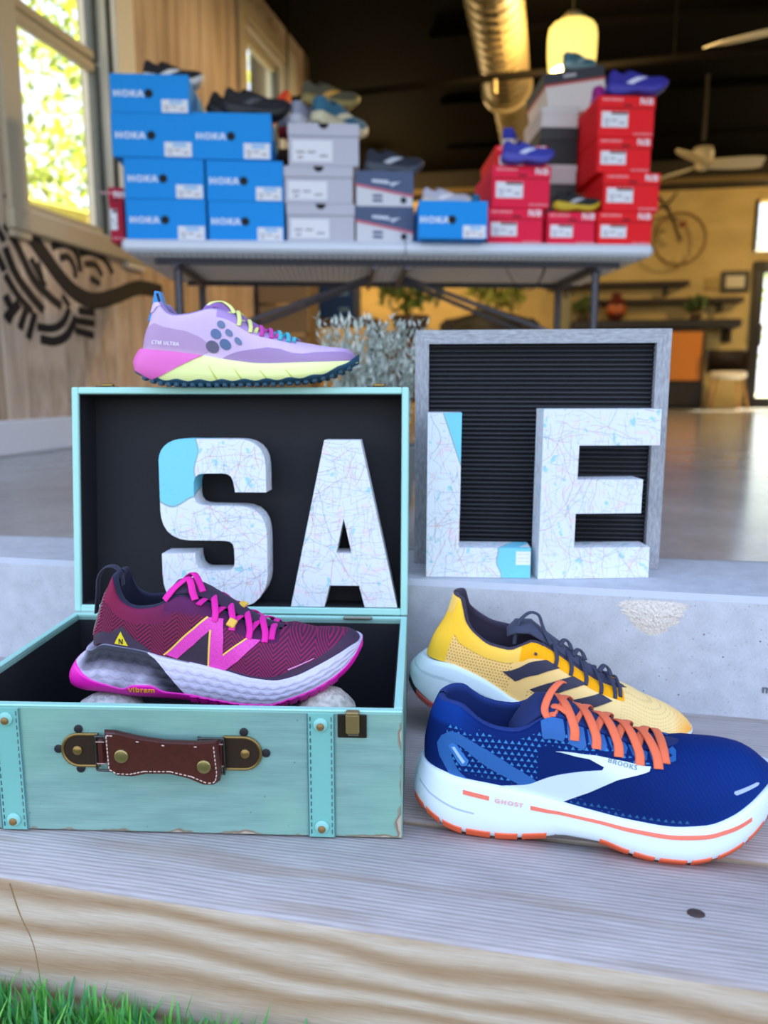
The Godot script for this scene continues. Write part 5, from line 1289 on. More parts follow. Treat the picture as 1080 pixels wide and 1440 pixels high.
	vs.scale = Vector3(0.78, 0.9, 0.78)
	var vm := MB.new(); vm.lathe([[0, 0], [0.07, 0], [0.13, 0.08], [0.14, 0.15], [0.11, 0.24], [0.06, 0.29], [0.07, 0.33], [0.05, 0.33], [0.045, 0.28], [0, 0.27]], 20)
	part("body", vm.done(), mat("5a1d12", 0.35), vs)
	var bm := MB.new(); bm.lathe([[0.131, 0.085], [0.1405, 0.12], [0.142, 0.15], [0.134, 0.18]], 20); part("band", bm.done(), mat("a5541f", 0.4), vs)
	leafy("potted_plant", "small green potted plant on the counter near the stool", fx * Vector3(3.55, 1.101, 0.2), 0.09, 0.16, Color(0.10, 0.16, 0.04), 60, 5, "3a2a1c", "")
	leafy("potted_plant", "small green potted plant on the counter left of the vase", fx * Vector3(2.34, 1.101, 0.2), 0.08, 0.16, Color(0.10, 0.16, 0.04), 60, 6, "3a2a1c", "")
	# stool with a dark back
	var st := thing("stool", "counter stool with white seat, dark curved back and slim tan legs", "stool", fx * Vector3(3.83, 0.145, 0.62), T)
	st.scale = Vector3.ONE * 0.92
	var sm := MB.new(); sm.lathe([[0, -0.02], [0.18, -0.02], [0.21, 0.03], [0.19, 0.07], [0, 0.075]], 20); part("seat", sm.done(), mat("e6dfcc", 0.5), st, Vector3(0, 0.36, 0))
	var bk := MB.new(); var R := []
	for i in 13:
		var a := PI * (0.02 + 0.96 * i / 12.0)
		var r := PackedVector3Array()
		for q in [[0.225, 0.40], [0.245, 0.42], [0.25, 0.66], [0.235, 0.68], [0.22, 0.66]]: r.append(Vector3(-cos(a) * q[0], q[1], -sin(a) * q[0] * 0.9))
		R.append(r)
	bk.loft(R, 1); part("backrest", bk.done(), mat("23150d", 0.6), st)
	for sx in [-1.0, 1.0]:
		for sz in [-1.0, 1.0]: part("leg", tube(Vector3(sx * 0.13, 0.37, sz * 0.12), Vector3(sx * 0.20, 0.0, sz * 0.18), 0.013), mat("a8793a", 0.6), st)
	# bicycle hung on the wall
	var bi := thing("bicycle", "dark bicycle hung on the far yellow wall right of the red boxes", "bicycle", fx * Vector3(3.33, 1.98, 0.20), T)
	bi.scale = Vector3.ONE * 0.88
	var dkm := mat("3a2416", 0.5); var rimm := mat("6a4a26", 0.5)
	for c in [Vector3(0, 0, 0), Vector3(-0.62, 0.80, 0)]:
		var wheel := Node3D.new(); wheel.name = "wheel"; bi.add_child(wheel, true); wheel.position = c
		var ring := []
		for i in 41: ring.append(Vector3(cos(TAU * i / 40), sin(TAU * i / 40), 0) * 0.31)
		var tm := MB.new(); tm.sweep(ring, 0.03, 0.03, 8, 1, func(q): return q); part("tyre", tm.done(), rimm, wheel)
		for i in 14:
			var a := Vector3(cos(TAU * i / 14), sin(TAU * i / 14), 0)
			part("spoke", tube(a * 0.02, a * 0.30, 0.0022, 5), rimm, wheel)
		part("hub", tube(Vector3(0, 0, -0.05), Vector3(0, 0, 0.05), 0.02), dkm, wheel)
	for q in [[Vector3(0, 0, 0.03), Vector3(-0.17, 0.40, 0.02)], [Vector3(-0.17, 0.40, 0), Vector3(-0.50, 0.34, 0)], [Vector3(-0.12, 0.30, 0), Vector3(-0.36, 0.62, 0)], [Vector3(-0.50, 0.34, 0), Vector3(-0.36, 0.62, 0)], [Vector3(-0.36, 0.62, 0), Vector3(-0.62, 0.80, 0)], [Vector3(-0.50, 0.34, 0), Vector3(-0.62, 0.80, 0)]]:
		part("frame_tube", tube(q[0], q[1], 0.019), dkm, bi)
	part("handlebar", tube(Vector3(-0.10, 0.50, -0.2), Vector3(-0.10, 0.50, 0.2), 0.014), dkm, bi)
	part("stem", tube(Vector3(-0.17, 0.40, 0), Vector3(-0.10, 0.50, 0), 0.015), dkm, bi)
	part("pedal", rbox(Vector3(0.08, 0.05, 0.09), 0.01), mat("7a1c12", 0.5), bi, Vector3(0.02, 0.16, 0.08))
	part("saddle", rbox(Vector3(0.24, 0.05, 0.12), 0.02), dkm, bi, Vector3(-0.62, 0.28, 0))
	part("seat_post", tube(Vector3(-0.50, 0.34, 0), Vector3(-0.62, 0.30, 0), 0.014), dkm, bi)
	part("hook", rbox(Vector3(0.05, 0.05, 0.34), 0.01), blk, bi, Vector3(-0.62, 1.10, -0.02))

# ---------------------------------------------------------------- greenery
func leaf_mesh(l: float, w: float) -> ArrayMesh:
	var mb := MB.new()
	mb.quad(Vector3(0, 0, 0), Vector3(-w / 2, l * 0.45, w * 0.15), Vector3(0, l, 0), Vector3(0, l * 0.45, -w * 0.1), 1)
	mb.quad(Vector3(0, 0, 0), Vector3(0, l * 0.45, -w * 0.1), Vector3(0, l, 0), Vector3(w / 2, l * 0.45, w * 0.15), 1)
	return mb.done(false)
func leaf_mat(c: Color, back := 0.5) -> StandardMaterial3D:
	var m := StandardMaterial3D.new(); m.roughness = 0.6; m.vertex_color_use_as_albedo = true
	m.backlight_enabled = true; m.backlight = Color(back, back, back * 0.6)
	m.resource_name = "leaf %s" % c
	return m
func foliage(parent: Node, n: int, c: Color, leaf: ArrayMesh, spread: Callable, sd: int, back := 0.5, vary := 0.5):
	var rg := RandomNumberGenerator.new(); rg.seed = sd
	var mm := MultiMesh.new(); mm.transform_format = MultiMesh.TRANSFORM_3D; mm.use_colors = true; mm.mesh = leaf; mm.instance_count = n
	for i in n:
		var t: Transform3D = spread.call(rg)
		mm.set_instance_transform(i, t)
		var k := 1.0 + vary * (rg.randf() * 2 - 1)
		mm.set_instance_color(i, Color(c.r * k, c.g * (0.8 * k + 0.2), c.b * k))
	var o := MultiMeshInstance3D.new(); o.name = "foliage"; o.multimesh = mm; o.material_override = leaf_mat(c, back)
	parent.add_child(o, true)
	stuff(o)
func leafy(called: String, label: String, at: Vector3, r: float, h: float, c: Color, n: int, sd: int, pot: String, group: String, leaf_l := 0.09, leaf_w := 0.045):
	var o := thing(called, label, "plant", at, 0.0, group)
	var pm := MB.new(); pm.lathe([[0, 0], [r * 0.6, 0], [r * 0.8, h * 0.45], [r * 0.7, h * 0.45], [r * 0.65, h * 0.4], [0, h * 0.4]], 18)
	part("pot", pm.done(), mat(pot, 0.7), o)
	part("stem", tube(Vector3(0, h * 0.3, 0), Vector3(0.01, h * 0.9, 0), 0.006), mat("4a3c20", 0.8), o)
	foliage(o, n, c, leaf_mesh(leaf_l, leaf_w), func(rg):
		var d := Vector3(rg.randfn(), rg.randfn() * 0.8, rg.randfn()).limit_length(1.6)
		return Transform3D(Basis(Vector3.UP, rg.randf() * TAU) * Basis(Vector3.RIGHT, rg.randf_range(-1.2, 1.2)), Vector3(d.x * r * 0.8, h + d.y * h * 0.35, d.z * r * 0.8)), sd)
func tree(label: String, at: Vector3, h: float, r: float, c: Color, n: int, sd: int):
	var o := thing("tree", label, "tree", at)
	var rg := RandomNumberGenerator.new(); rg.seed = sd
	var tm := MB.new(); tm.sweep([Vector3.ZERO, Vector3(0.05, h * 0.4, 0), Vector3(-0.05, h * 0.8, 0.05)], 0.24, 0.24, 9, 1, null, [1.0, 0.7, 0.3])
	part("trunk", tm.done(), mat("5c4a34", 0.9), o)
	if sd == 1:
		var lb := MB.new(); lb.sweep([Vector3(0.2, 1.62, 0.1), Vector3(0.95, 1.62, 0.35), Vector3(1.75, 1.44, 0.5)], 0.16, 0.16, 8, 1, null, [0.7, 1.0, 0.6])
		part("branch", lb.done(), mat("d8c040", 0.9), o)
	for k in 9:
		var a := Vector3(0, h * rg.randf_range(0.25, 0.75), 0)
		var b := a + Vector3(rg.randf_range(-1, 1) * r * 0.8, h * 0.12, rg.randf_range(-1, 1) * r * 0.8)
		var m := MB.new(); m.sweep([a, a.lerp(b, 0.5) + Vector3(0, 0.1, 0), b], 0.07, 0.07, 6, 1, null, [1.0, 0.7, 0.3])
		part("branch", m.done(), mat("5c4a34", 0.9), o)
	var cs := []
	for k in 46: cs.append(Vector3(rg.randf_range(-1, 1) * r, h * rg.randf_range(0.16, 1.0), rg.randf_range(-1, 1) * r))
	foliage(o, n, c, leaf_mesh(0.11, 0.07), func(g):
		var q: Vector3 = cs[g.randi() % cs.size()]
		return Transform3D(Basis(Vector3.UP, g.randf() * TAU) * Basis(Vector3.RIGHT, g.randf_range(-1.4, 1.4)), q + Vector3(g.randfn(), g.randfn() * 0.7, g.randfn()) * 0.34), sd, 0.9, 0.35)
func build_outside():
	var gr := structure("ground_outside", "sunlit ground outside the shop")
	part("earth", prism(PackedVector2Array([Vector2(-40, -50), Vector2(40, -50), Vector2(40, -0.5), Vector2(6.5, -0.5), Vector2(8.5, -10.4), Vector2(-2.9, -11.5), Vector2(-2.9, -1.2), Vector2(-40, -1.2)]), -0.4, -0.02), mat("a8a48c", 0.9), gr)
	var yg := Color(0.36, 0.44, 0.07)
	tree("yellow-green tree outside the nearest window, closest to the glass", Vector3(-3.6, -0.02, -5.6), 6.0, 1.3, yg, 6000, 1)
	tree("yellow-green tree outside the nearest window, behind the closest one", Vector3(-4.6, -0.02, -8.6), 7.0, 1.9, Color(0.30, 0.41, 0.08), 6500, 2)
	tree("yellow-green tree outside the left wall, far back", Vector3(-3.4, -0.02, -11.5), 7.0, 1.7, Color(0.44, 0.50, 0.09), 1800, 3)
	tree("leafy green tree outside the glass door", Vector3(8.6, -0.02, -15.5), 3.4, 1.6, Color(0.30, 0.42, 0.10), 1800, 4)

# ---------------------------------------------------------------- under and behind the table
func build_mid():
	var be := thing("bench", "low brown wooden bench holding the blue box behind the table", "bench", Vector3(-0.52, 0.145, -7.5), deg_to_rad(-10))
	part("bench_top", rbox(Vector3(0.98, 0.055, 0.40), 0.008), mat("7a5426", 0.6), be, Vector3(0, 0.83, 0))
	for x in [-0.44, 0.44]:
		for z in [-0.15, 0.15]: part("leg", rbox(Vector3(0.06, 0.80, 0.06), 0.006), mat("4a3218", 0.6), be, Vector3(x, 0.40, z))
	part("stretcher", rbox(Vector3(0.82, 0.05, 0.03), 0.004), mat("4a3218", 0.6), be, Vector3(0, 0.2, 0))
	var bb := thing("storage_box", "dark blue box on the wooden bench under the table edge", "box", Vector3(-0.47, 1.0035, -7.48), deg_to_rad(-10))
	part("body", rbox(Vector3(0.45, 0.33, 0.32), 0.01), mat("153f78", 0.6), bb, Vector3(0, 0.165, 0))
	for q in [[0.13, 0.22], [0.13, 0.08]]: part("label", rbox(Vector3(0.09, 0.03, 0.004), 0.001), mat("7aa0cc", 0.6), bb, Vector3(q[0], q[1], 0.162))
	var cr := thing("crate", "grey-brown wooden crate stack left of the dark blue box", "crate", Vector3(-0.60, 0.145, -5.05), deg_to_rad(-10))
	for k in 5: part("slat", rbox(Vector3(0.32, 0.165, 0.02), 0.004), mat("97805f", 0.8), cr, Vector3(0, 0.10 + k * 0.183, 0.13))
	for x in [-0.145, 0.145]: part("post", rbox(Vector3(0.03, 0.93, 0.24), 0.004), mat("6b583c", 0.8), cr, Vector3(x, 0.465, 0))
	leafy("potted_plant", "green leafy plant behind the table centre", Vector3(0.22, 0.82, -6.5), 0.20, 0.30, Color(0.11, 0.18, 0.03), 200, 21, "4a3a24", "")
	leafy("potted_plant", "yellow-green plant behind the table's right brace", Vector3(0.93, 0.82, -6.6), 0.18, 0.28, Color(0.28, 0.30, 0.04), 170, 22, "4a3a24", "")
	var sd := thing("sideboard", "brown sideboard holding two leafy plants behind the table", "sideboard", Vector3(0.58, 0.145, -6.58), deg_to_rad(-10))
	part("body", rbox(Vector3(1.2, 0.55, 0.34), 0.01), mat("6a4420", 0.6), sd, Vector3(0, 0.38, 0))
	part("top", rbox(Vector3(1.26, 0.03, 0.38), 0.008), mat("5a3818", 0.6), sd, Vector3(0, 0.66, 0))
	for x in [-0.29, 0.29]: part("door", rbox(Vector3(0.54, 0.48, 0.02), 0.006), mat("744c24", 0.6), sd, Vector3(x, 0.38, 0.175))
	for x in [-0.5, 0.5]: part("leg", rbox(Vector3(0.06, 0.11, 0.3), 0.006), mat("3a2412", 0.6), sd, Vector3(x, 0.055, 0))
	var ar := thing("armchair", "black rounded armchair behind the letter board", "armchair", Vector3(0.72, 0.145, -5.4), deg_to_rad(-10))
	var R := []
	for i in 15:
		var a := PI * i / 14.0
		var r := PackedVector3Array()
		for q in [[0.24, 0.30], [0.33, 0.32], [0.34, 0.76], [0.29, 0.80], [0.24, 0.74]]: r.append(Vector3(-cos(a) * q[0], q[1] - 0.10 * absf(cos(a)), -sin(a) * q[0]))
		R.append(r)
	var am := MB.new(); am.loft(R, 1); part("backrest", am.done(), mat("120f0d", 0.7), ar)
	part("seat", rbox(Vector3(0.48, 0.14, 0.46), 0.04), mat("1a1512", 0.7), ar, Vector3(0, 0.38, 0.04))
	for sx in [-0.22, 0.22]:
		for sz in [-0.2, 0.24]: part("leg", tube(Vector3(sx, 0.34, sz), Vector3(sx * 1.1, 0, sz * 1.1), 0.018), mat("2b1a10", 0.6), ar)
	var fx0 := Transform3D(Basis(Vector3.UP, deg_to_rad(-10)), Vector3(0, 0, -9.6))
	var cu := thing("curtain", "narrow pale curtain at the far wall behind the table leg", "curtain", fx0 * Vector3(2.12, 0.15, 0.12), deg_to_rad(-10))
	var C := []
	for i in 2:
		var r := PackedVector3Array()
		for j in 33: r.append(Vector3(-0.08 + 0.16 * j / 32.0, 1.30 * (1 - i), 0.025 * sin(j * 1.1)))
		for j in 33: r.append(Vector3(0.08 - 0.16 * j / 32.0, 1.30 * (1 - i), 0.025 * sin((32 - j) * 1.1) - 0.004))
		C.append(r)
	var cm := MB.new(); cm.loft(C, -1); part("cloth", cm.done(), mat("c9c6a8", 0.9, 0, "cloth"), cu)
	part("rod", tube(Vector3(-0.11, 1.31, 0), Vector3(0.11, 1.31, 0), 0.012), mat("2b2018", 0.5), cu)
	# silver-leaved plant behind the suitcase lid
	var sp := thing("silver_plant", "silvery grey-leaved plant behind the suitcase lid", "plant", Vector3(-0.025, 0.1445, -1.52))
	var pm := MB.new(); pm.lathe([[0, 0], [0.075, 0], [0.095, 0.12], [0.10, 0.125], [0.092, 0.125], [0.085, 0.11], [0, 0.11]], 20); part("pot", pm.done(), mat("8d8f8c", 0.8), sp)
	for k in 22:
		var a := k * 2.4; var q := Vector3(cos(a), 0, sin(a)) * (0.02 + 0.045 * fposmod(k * 0.37, 1.0))
		part("stem", tube(Vector3(q.x * 0.5, 0.1, q.z * 0.5), Vector3(q.x * 1.9, 0.26 + 0.10 * fposmod(k * 0.61, 1.0), q.z * 1.7), 0.0016, 5), mat("9aa396", 0.9), sp)
	foliage(sp, 3600, Color(0.50, 0.56, 0.49), leaf_mesh(0.019, 0.0055), func(rg):
		var a: float = rg.randf() * TAU; var rr: float = sqrt(rg.randf()) * 0.085; var k: float = rg.randf()
		return Transform3D(Basis(Vector3.UP, rg.randf() * TAU) * Basis(Vector3.RIGHT, rg.randf_range(0.1, 1.3)), Vector3(cos(a) * rr * (0.6 + 0.7 * k), 0.11 + 0.215 * k + 0.045 * sin(a * 7), sin(a) * rr * (0.7 + 0.6 * k))), 31, 0.2, 0.3)

# ---------------------------------------------------------------- table
const TABLE_Y := 0.885
func build_table():
	var t := thing("folding_table", "long white plastic folding table with grey steel legs, stacked with shoe boxes", "table", Vector3(0.0085, 0.1445, -3.185), deg_to_rad(3.3))
	var y := TABLE_Y - 0.1445
	part("tabletop", rbox(Vector3(1.872, 0.042, 0.76), 0.012), mat("d3dbe6", 0.45), t, Vector3(0, y - 0.021, 0))
	var grid := tmat(paint(128, 64, func(u, v):
		var a := fposmod(u * 16, 1.0); var b := fposmod(v * 8, 1.0)
		var d := a < 0.22 or b < 0.24
		return Color(0.97, 0.97, 0.98) if d else Color(0.66, 0.66, 0.67)), 0.7, Vector3(5, 4, 1), 0.3)
	part("underside", rbox(Vector3(1.80, 0.012, 0.69), 0.003), grid, t, Vector3(0, y - 0.047, 0))
	part("seam", rbox(Vector3(0.005, 0.045, 0.762), 0.001), mat("7f8894", 0.6), t, Vector3(0.045, y - 0.0212, 0))
	var steel := mat("4a4a52", 0.4, 0.5)
	for z in [-0.27, 0.27]: part("rail", tube(Vector3(-0.84, y - 0.062, z * 1.1), Vector3(0.84, y - 0.062, z * 1.1), 0.011), steel, t)
	for s in [-1.0, 1.0]:
		for z in [0.25, -0.25]: part("leg", tube(Vector3(s * 0.77, y - 0.06, z), Vector3(s * 0.77, 0.0, z), 0.0155), steel, t)
		part("crossbar", tube(Vector3(s * 0.77, y - 0.068, -0.30), Vector3(s * 0.77, y - 0.068, 0.30), 0.014), steel, t)
		part("crossbar", tube(Vector3(s * 0.77, 0.18, -0.25), Vector3(s * 0.77, 0.18, 0.25), 0.012), steel, t)
		for z in [-0.05, 0.05]: part("brace", tube(Vector3(s * 0.06, y - 0.075, z), Vector3(s * 0.77, 0.40, z * 3), 0.009), steel, t)
		part("hinge_bar", tube(Vector3(s * 0.06, y - 0.075, -0.30), Vector3(s * 0.06, y - 0.075, 0.30), 0.010), steel, t)
	var st := MB.new()
	st.sweep(smooth_path([Vector3(0.42, y - 0.052, 0.27), Vector3(0.44, y - 0.10, 0.275), Vector3(0.48, y - 0.145, 0.28), Vector3(0.525, y - 0.145, 0.28), Vector3(0.56, y - 0.10, 0.275), Vector3(0.575, y - 0.052, 0.27)], 5), 0.014, 0.003, 8)
	part("carry_strap", st.done(), mat("16161a", 0.7), t)

# ---------------------------------------------------------------- shoe boxes
func front_poly(b: Node3D, called: String, pts: Array, z: float, th: float, m: Material):
	var mb := MB.new(); var q := PackedVector2Array()
	for v in pts: q.append(v)
	mb.extrude(q, z, z + th)
	return part(called, mb.done(), m, b)
func size_label(b: Node3D, x: float, y: float, w: float, h: float, z: float, kind: String):
	var l := part("label", rbox(Vector3(w, h, 0.001), 0.0002), mat("e3e4ea", 0.6), b, Vector3(x, y, z + 0.0005))
	if kind == "bar": part("label_bar", rbox(Vector3(w * 0.62, h * 0.15, 0.0006)), mat("3a2226", 0.6), l, Vector3(w * 0.17, h * 0.4, 0.0006))
	if kind == "blue": part("label_bar", rbox(Vector3(w * 0.5, h * 0.3, 0.0006)), mat("9cc4e8", 0.6), l, Vector3(w * 0.05, h * 0.3, 0.0006))
	var ink := mat("9a8f9c" if kind != "red" else "c07a80", 0.6)
	for q in [[-0.3, -0.05, 0.22], [-0.02, -0.05, 0.2], [0.28, -0.22, 0.2], [-0.3, -0.3, 0.14]]:
		part("label_print", rbox(Vector3(w * q[2], h * 0.10, 0.0005)), ink, l, Vector3(w * q[0], h * q[1], 0.0006))
func shoebox(style: String, label: String, x: float, y: float, w: float, h: float, d: float, dep := 0.31, turn := 3.3, group := ""):
	var names := {"blue": "blue shoe boxes", "white": "white shoe boxes", "navy": "navy and white shoe boxes", "red": "red shoe boxes"}
	var b := thing("shoe_box", label, "box", Vector3(x, y, -d), deg_to_rad(turn), names.get(style, "") if group == "" else group)
	var col: String = {"blue": "0a90e4", "white": "bfbfcc", "navy": "d4d5dc", "red": "f0101c", "pink": "ec1444", "crimson": "ae1036"}[style]
	var m := mat(col, 0.8)
	var lh := h * 0.30
	part("body", rbox(Vector3(w - 0.004, h - 0.003, dep - 0.004), 0.002), m, b, Vector3(0, h / 2 - 0.001, -dep / 2))
	var black := mat("0d0d10", 0.8); var wht := mat("e8eaf0", 0.5)
	if style == "blue":
		part("sleeve_front", rbox(Vector3(w, h - 0.001, 0.003), 0.001), m, b, Vector3(0, h / 2, -0.0005))
		part("thumb_hole", disc(0.0145, 0.0008, 0.1, 20), black, b, Vector3(-0.004, h * 0.50, 0.001))
		text("lettering", "HOKA", 0.021, wht, b, Vector3(-w * 0.27, h * 0.49, 0.0014), Vector3.ZERO, 1.3)
		size_label(b, w * 0.31, h * 0.19, w * 0.335, h * 0.33, 0.001, "blue")
	else:
		part("lid", rbox(Vector3(w, lh, dep), 0.002), m, b, Vector3(0, h - lh / 2, -dep / 2))
		if style == "white":
			part("lid_edge", rbox(Vector3(w - 0.002, 0.002, 0.001)), mat("8f8f9c", 0.6), b, Vector3(0, h - lh - 0.001, 0.0))
			var mb := MB.new(); mb.extrude(arc2(Vector2(0, h - 0.0008), 0.018, PI, TAU, 12), -0.001, 0.0012)
			part("thumb_notch", mb.done(), black, b)
			size_label(b, -w * 0.16, h * 0.35, w * 0.56, h * 0.50, -0.0016, "")
		elif style == "navy":
			front_poly(b, "navy_panel", [Vector2(-w / 2, h * 0.64), Vector2(w / 2, h * 0.32), Vector2(w / 2, h - 0.001), Vector2(-w / 2, h - 0.001)], 0.0, 0.0012, mat("364b72", 0.5))
			front_poly(b, "red_stripe", [Vector2(-w / 2, h * 0.58), Vector2(w / 2, h * 0.26), Vector2(w / 2, h * 0.32), Vector2(-w / 2, h * 0.64)], 0.0, 0.0013, mat("d05a70", 0.5))
			front_poly(b, "white_mark", [Vector2(-w * 0.22, h * 0.76), Vector2(w * 0.08, h * 0.73), Vector2(w * 0.05, h * 0.66), Vector2(w * 0.28, h * 0.70), Vector2(w * 0.12, h * 0.55), Vector2(w * 0.12, h * 0.62), Vector2(-w * 0.22, h * 0.68)], 0.0, 0.0018, mat("c6cede", 0.5))
			part("thumb_hole", disc(0.011, 0.0018, 0.1, 16), mat("15182c", 0.7), b, Vector3(w * 0.33, h * 0.18, 0.0))
			for q in [[-0.12, 0.30], [-0.12, 0.17]]: part("print", rbox(Vector3(w * 0.17, h * 0.07, 0.001)), mat("4a5080", 0.6), b, Vector3(w * q[0], h * q[1], 0.0))
		else:
			part("lid_edge", rbox(Vector3(w - 0.002, 0.0015, 0.001)), mat("8c0d18", 0.6), b, Vector3(0, h - lh - 0.001, 0.0))
			text("logo", "NB", 0.021, wht, b, Vector3(w * 0.34, h * 0.865, 0.0008), Vector3.ZERO, 1.2)
			text("lettering", "new balance", 0.008, mat("e8a8b0", 0.5), b, Vector3(w * 0.30, h * 0.08, -0.0012))
			text("lettering", "new balance", 0.009, mat("f0b8bc", 0.5), b, Vector3(-w * 0.25, h * 0.90, 0.0006))
			size_label(b, -w * 0.20, h * 0.42, w * 0.46, h * 0.38, -0.0016, "bar")
			part("handle_slot", rbox(Vector3(0.03, 0.006, 0.001), 0.0004), mat("5a0a12", 0.8), b, Vector3(w * 0.02, h * 0.77, 0.0002))
	return b
func build_boxes():
	var y := TABLE_Y + 0.001
	shoebox("blue", "blue shoe box on the table, bottom of the leftmost blue stack", -0.757, y, 0.274, 0.138, 2.802)
	shoebox("blue", "blue shoe box second from the bottom of the leftmost blue stack", -0.758, y + 0.1385, 0.272, 0.134, 2.804)
	shoebox("blue", "blue shoe box third from the bottom of the leftmost blue stack", -0.791, y + 0.2730, 0.275, 0.142, 2.799)
	shoebox("blue", "topmost blue shoe box, with a black and white shoe lying on it", -0.794, y + 0.4155, 0.264, 0.124, 2.801)
	shoebox("blue", "blue shoe box on the table beside the white boxes, bottom of the second blue stack", -0.481, y, 0.262, 0.134, 2.818)
	shoebox("blue", "blue shoe box in the middle of the second blue stack", -0.483, y + 0.1345, 0.264, 0.134, 2.820)
	shoebox("blue", "blue shoe box on top of the second blue stack, black shoe on it", -0.521, y + 0.2690, 0.268, 0.152, 2.812)
	shoebox("blue", "single blue shoe box alone on the table between navy and red boxes", 0.238, y, 0.238, 0.126, 2.770)
	shoebox("white", "white shoe box on the table, bottom of the white stack", -0.222, y, 0.240, 0.130, 2.833)
	shoebox("white", "white shoe box in the middle of the white stack", -0.228, y + 0.1305, 0.242, 0.124, 2.834)
	shoebox("white", "white shoe box on top of the white stack, under several shoes", -0.209, y + 0.2550, 0.248, 0.140, 2.836)
	shoebox("navy", "navy and white shoe box on the table, under its twin", 0.003, y, 0.205, 0.124, 2.848)
	shoebox("navy", "navy and white shoe box on top of its twin, dark shoe on it", 0.002, y + 0.1245, 0.203, 0.118, 2.849)
	shoebox("pink", "red shoe box on the table beside the single blue one", 0.469, y, 0.203, 0.124, 2.874, 0.31, 3.3, "red shoe boxes")
	shoebox("pink", "red shoe box second in the left red stack, blue shoe on it", 0.486, y + 0.1245, 0.211, 0.142, 2.870, 0.31, 4.5, "red shoe boxes")
	shoebox("red", "red shoe box set back at the top of the left red stack", 0.500, y + 0.2670, 0.190, 0.092, 2.965, 0.31, 3.0)
	shoebox("pink", "low red shoe box on the table between the two red stacks, black shoe on it", 0.672, y, 0.176, 0.114, 2.886, 0.30, 3.3, "red shoe boxes")
	shoebox("red", "red shoe box on the table, bottom of the tall right stack", 0.867, y, 0.204, 0.116, 2.896)
	shoebox("red", "red shoe box second from the bottom of the tall right stack", 0.884, y + 0.1165, 0.207, 0.132, 2.894)
	shoebox("red", "red shoe box third from the bottom of the tall right stack", 0.853, y + 0.2490, 0.197, 0.118, 2.896)
	shoebox("red", "topmost red shoe box of the tall right stack, purple shoe on it", 0.853, y + 0.3675, 0.205, 0.136, 2.893)
	shoebox("crimson", "crimson shoe box at the table's left end behind the blue stack", -0.940, y, 0.052, 0.185, 2.835, 0.20, 3.3, "red shoe boxes")
	# the column of mixed boxes behind the low red one, and the tilted white lid on it
	var colr := [["1b1b1e", 0.145, "black shoe box low in the column between the red stacks"], ["c9c5c4", 0.07, "thin white shoe box in the column between the red stacks"], ["17171a", 0.13, "black shoe box high in the column between the red stacks"], ["cfcac8", 0.075, "white shoe box at the top of the column between the red stacks"]]
	var yy := y + 0.115
	var b0 := thing("shoe_box", "dark grey shoe box on the table behind the low red one", "box", Vector3(0.672, y, -3.19), deg_to_rad(3.3))
	part("body", rbox(Vector3(0.17, 0.11, 0.24), 0.002), mat("222226", 0.6), b0, Vector3(0, 0.056, -0.12)); part("lid", rbox(Vector3(0.174, 0.03, 0.244), 0.002), mat("2a2a2e", 0.6), b0, Vector3(0, 0.0995, -0.12))
	for q in colr:
		var b := thing("shoe_box", q[2], "box", Vector3(0.664, yy, -3.10), deg_to_rad(3.3))
		part("body", rbox(Vector3(0.14, q[1] * 0.7, 0.28), 0.002), mat(q[0], 0.6), b, Vector3(0, q[1] * 0.35, -0.14))
		part("lid", rbox(Vector3(0.144, q[1] * 0.34, 0.284), 0.002), mat(q[0], 0.5), b, Vector3(0, q[1] * 0.825, -0.14))
		yy += q[1] + 0.001
	var tl := thing("shoe_box", "tilted white shoe box with navy top and red stripe, above the red boxes", "box", Vector3(0.765, yy + 0.02, -3.235), deg_to_rad(3.3))
	tl.rotation.z = deg_to_rad(9)
	part("body", rbox(Vector3(0.235, 0.115, 0.30), 0.002), mat("ddd6d4", 0.5), tl, Vector3(0, 0.06, -0.15))
	part("lid", rbox(Vector3(0.239, 0.045, 0.304), 0.002), mat("20222e", 0.5), tl, Vector3(0, 0.138, -0.15))
	part("red_stripe", rbox(Vector3(0.240, 0.008, 0.305), 0.001), mat("c8443c", 0.5), tl, Vector3(0, 0.114, -0.15))
	part("print", rbox(Vector3(0.05, 0.012, 0.001)), mat("b8b6bc", 0.5), tl, Vector3(-0.02, 0.140, 0.0025))
	# a box behind the blue and white stacks that the orange shoe leans on
	var bb := thing("shoe_box", "brown shoe box standing behind the blue and white stacks", "box", Vector3(-0.40, y, -3.16), deg_to_rad(3.3))
	part("body", rbox(Vector3(0.20, 0.38, 0.16), 0.002), mat("5a3a28", 0.7), bb, Vector3(0, 0.19, -0.11)); part("lid", rbox(Vector3(0.204, 0.04, 0.224), 0.002), mat("4c3022", 0.7), bb, Vector3(0, 0.385, -0.11))
	var t := y
	display_shoe("black, white and red striped shoe lying on the topmost blue box", Vector3(-0.855, t + 0.5405, -2.91), deg_to_rad(10), 0, "17151a", "d8d6d4", "e4e2de", "8a1f2c", 0.71)
	display_shoe("black shoe standing behind the topmost blue box", Vector3(-0.655, t + 0.478, -2.99), deg_to_rad(10), deg_to_rad(-14), "141316", "1c1b1e", "2a282c", "1e1c20", 0.70)
	display_shoe("black shoe lying on the second blue stack", Vector3(-0.565, t + 0.4225, -2.85), deg_to_rad(10), 0, "18181c", "222226", "34343a", "141418", 0.78)
	display_shoe("orange-red shoe leaning upright between the blue and white stacks", Vector3(-0.455, t + 0.425, -3.10), deg_to_rad(12), deg_to_rad(50), "e0401a", "f0701c", "f8b020", "f8c030", 0.63)
	display_shoe("pale grey shoe on the left of the topmost white box", Vector3(-0.325, t + 0.3965, -2.87), deg_to_rad(62), 0, "8d90a4", "b8bac6", "d8d8dc", "c8a040", 0.80)
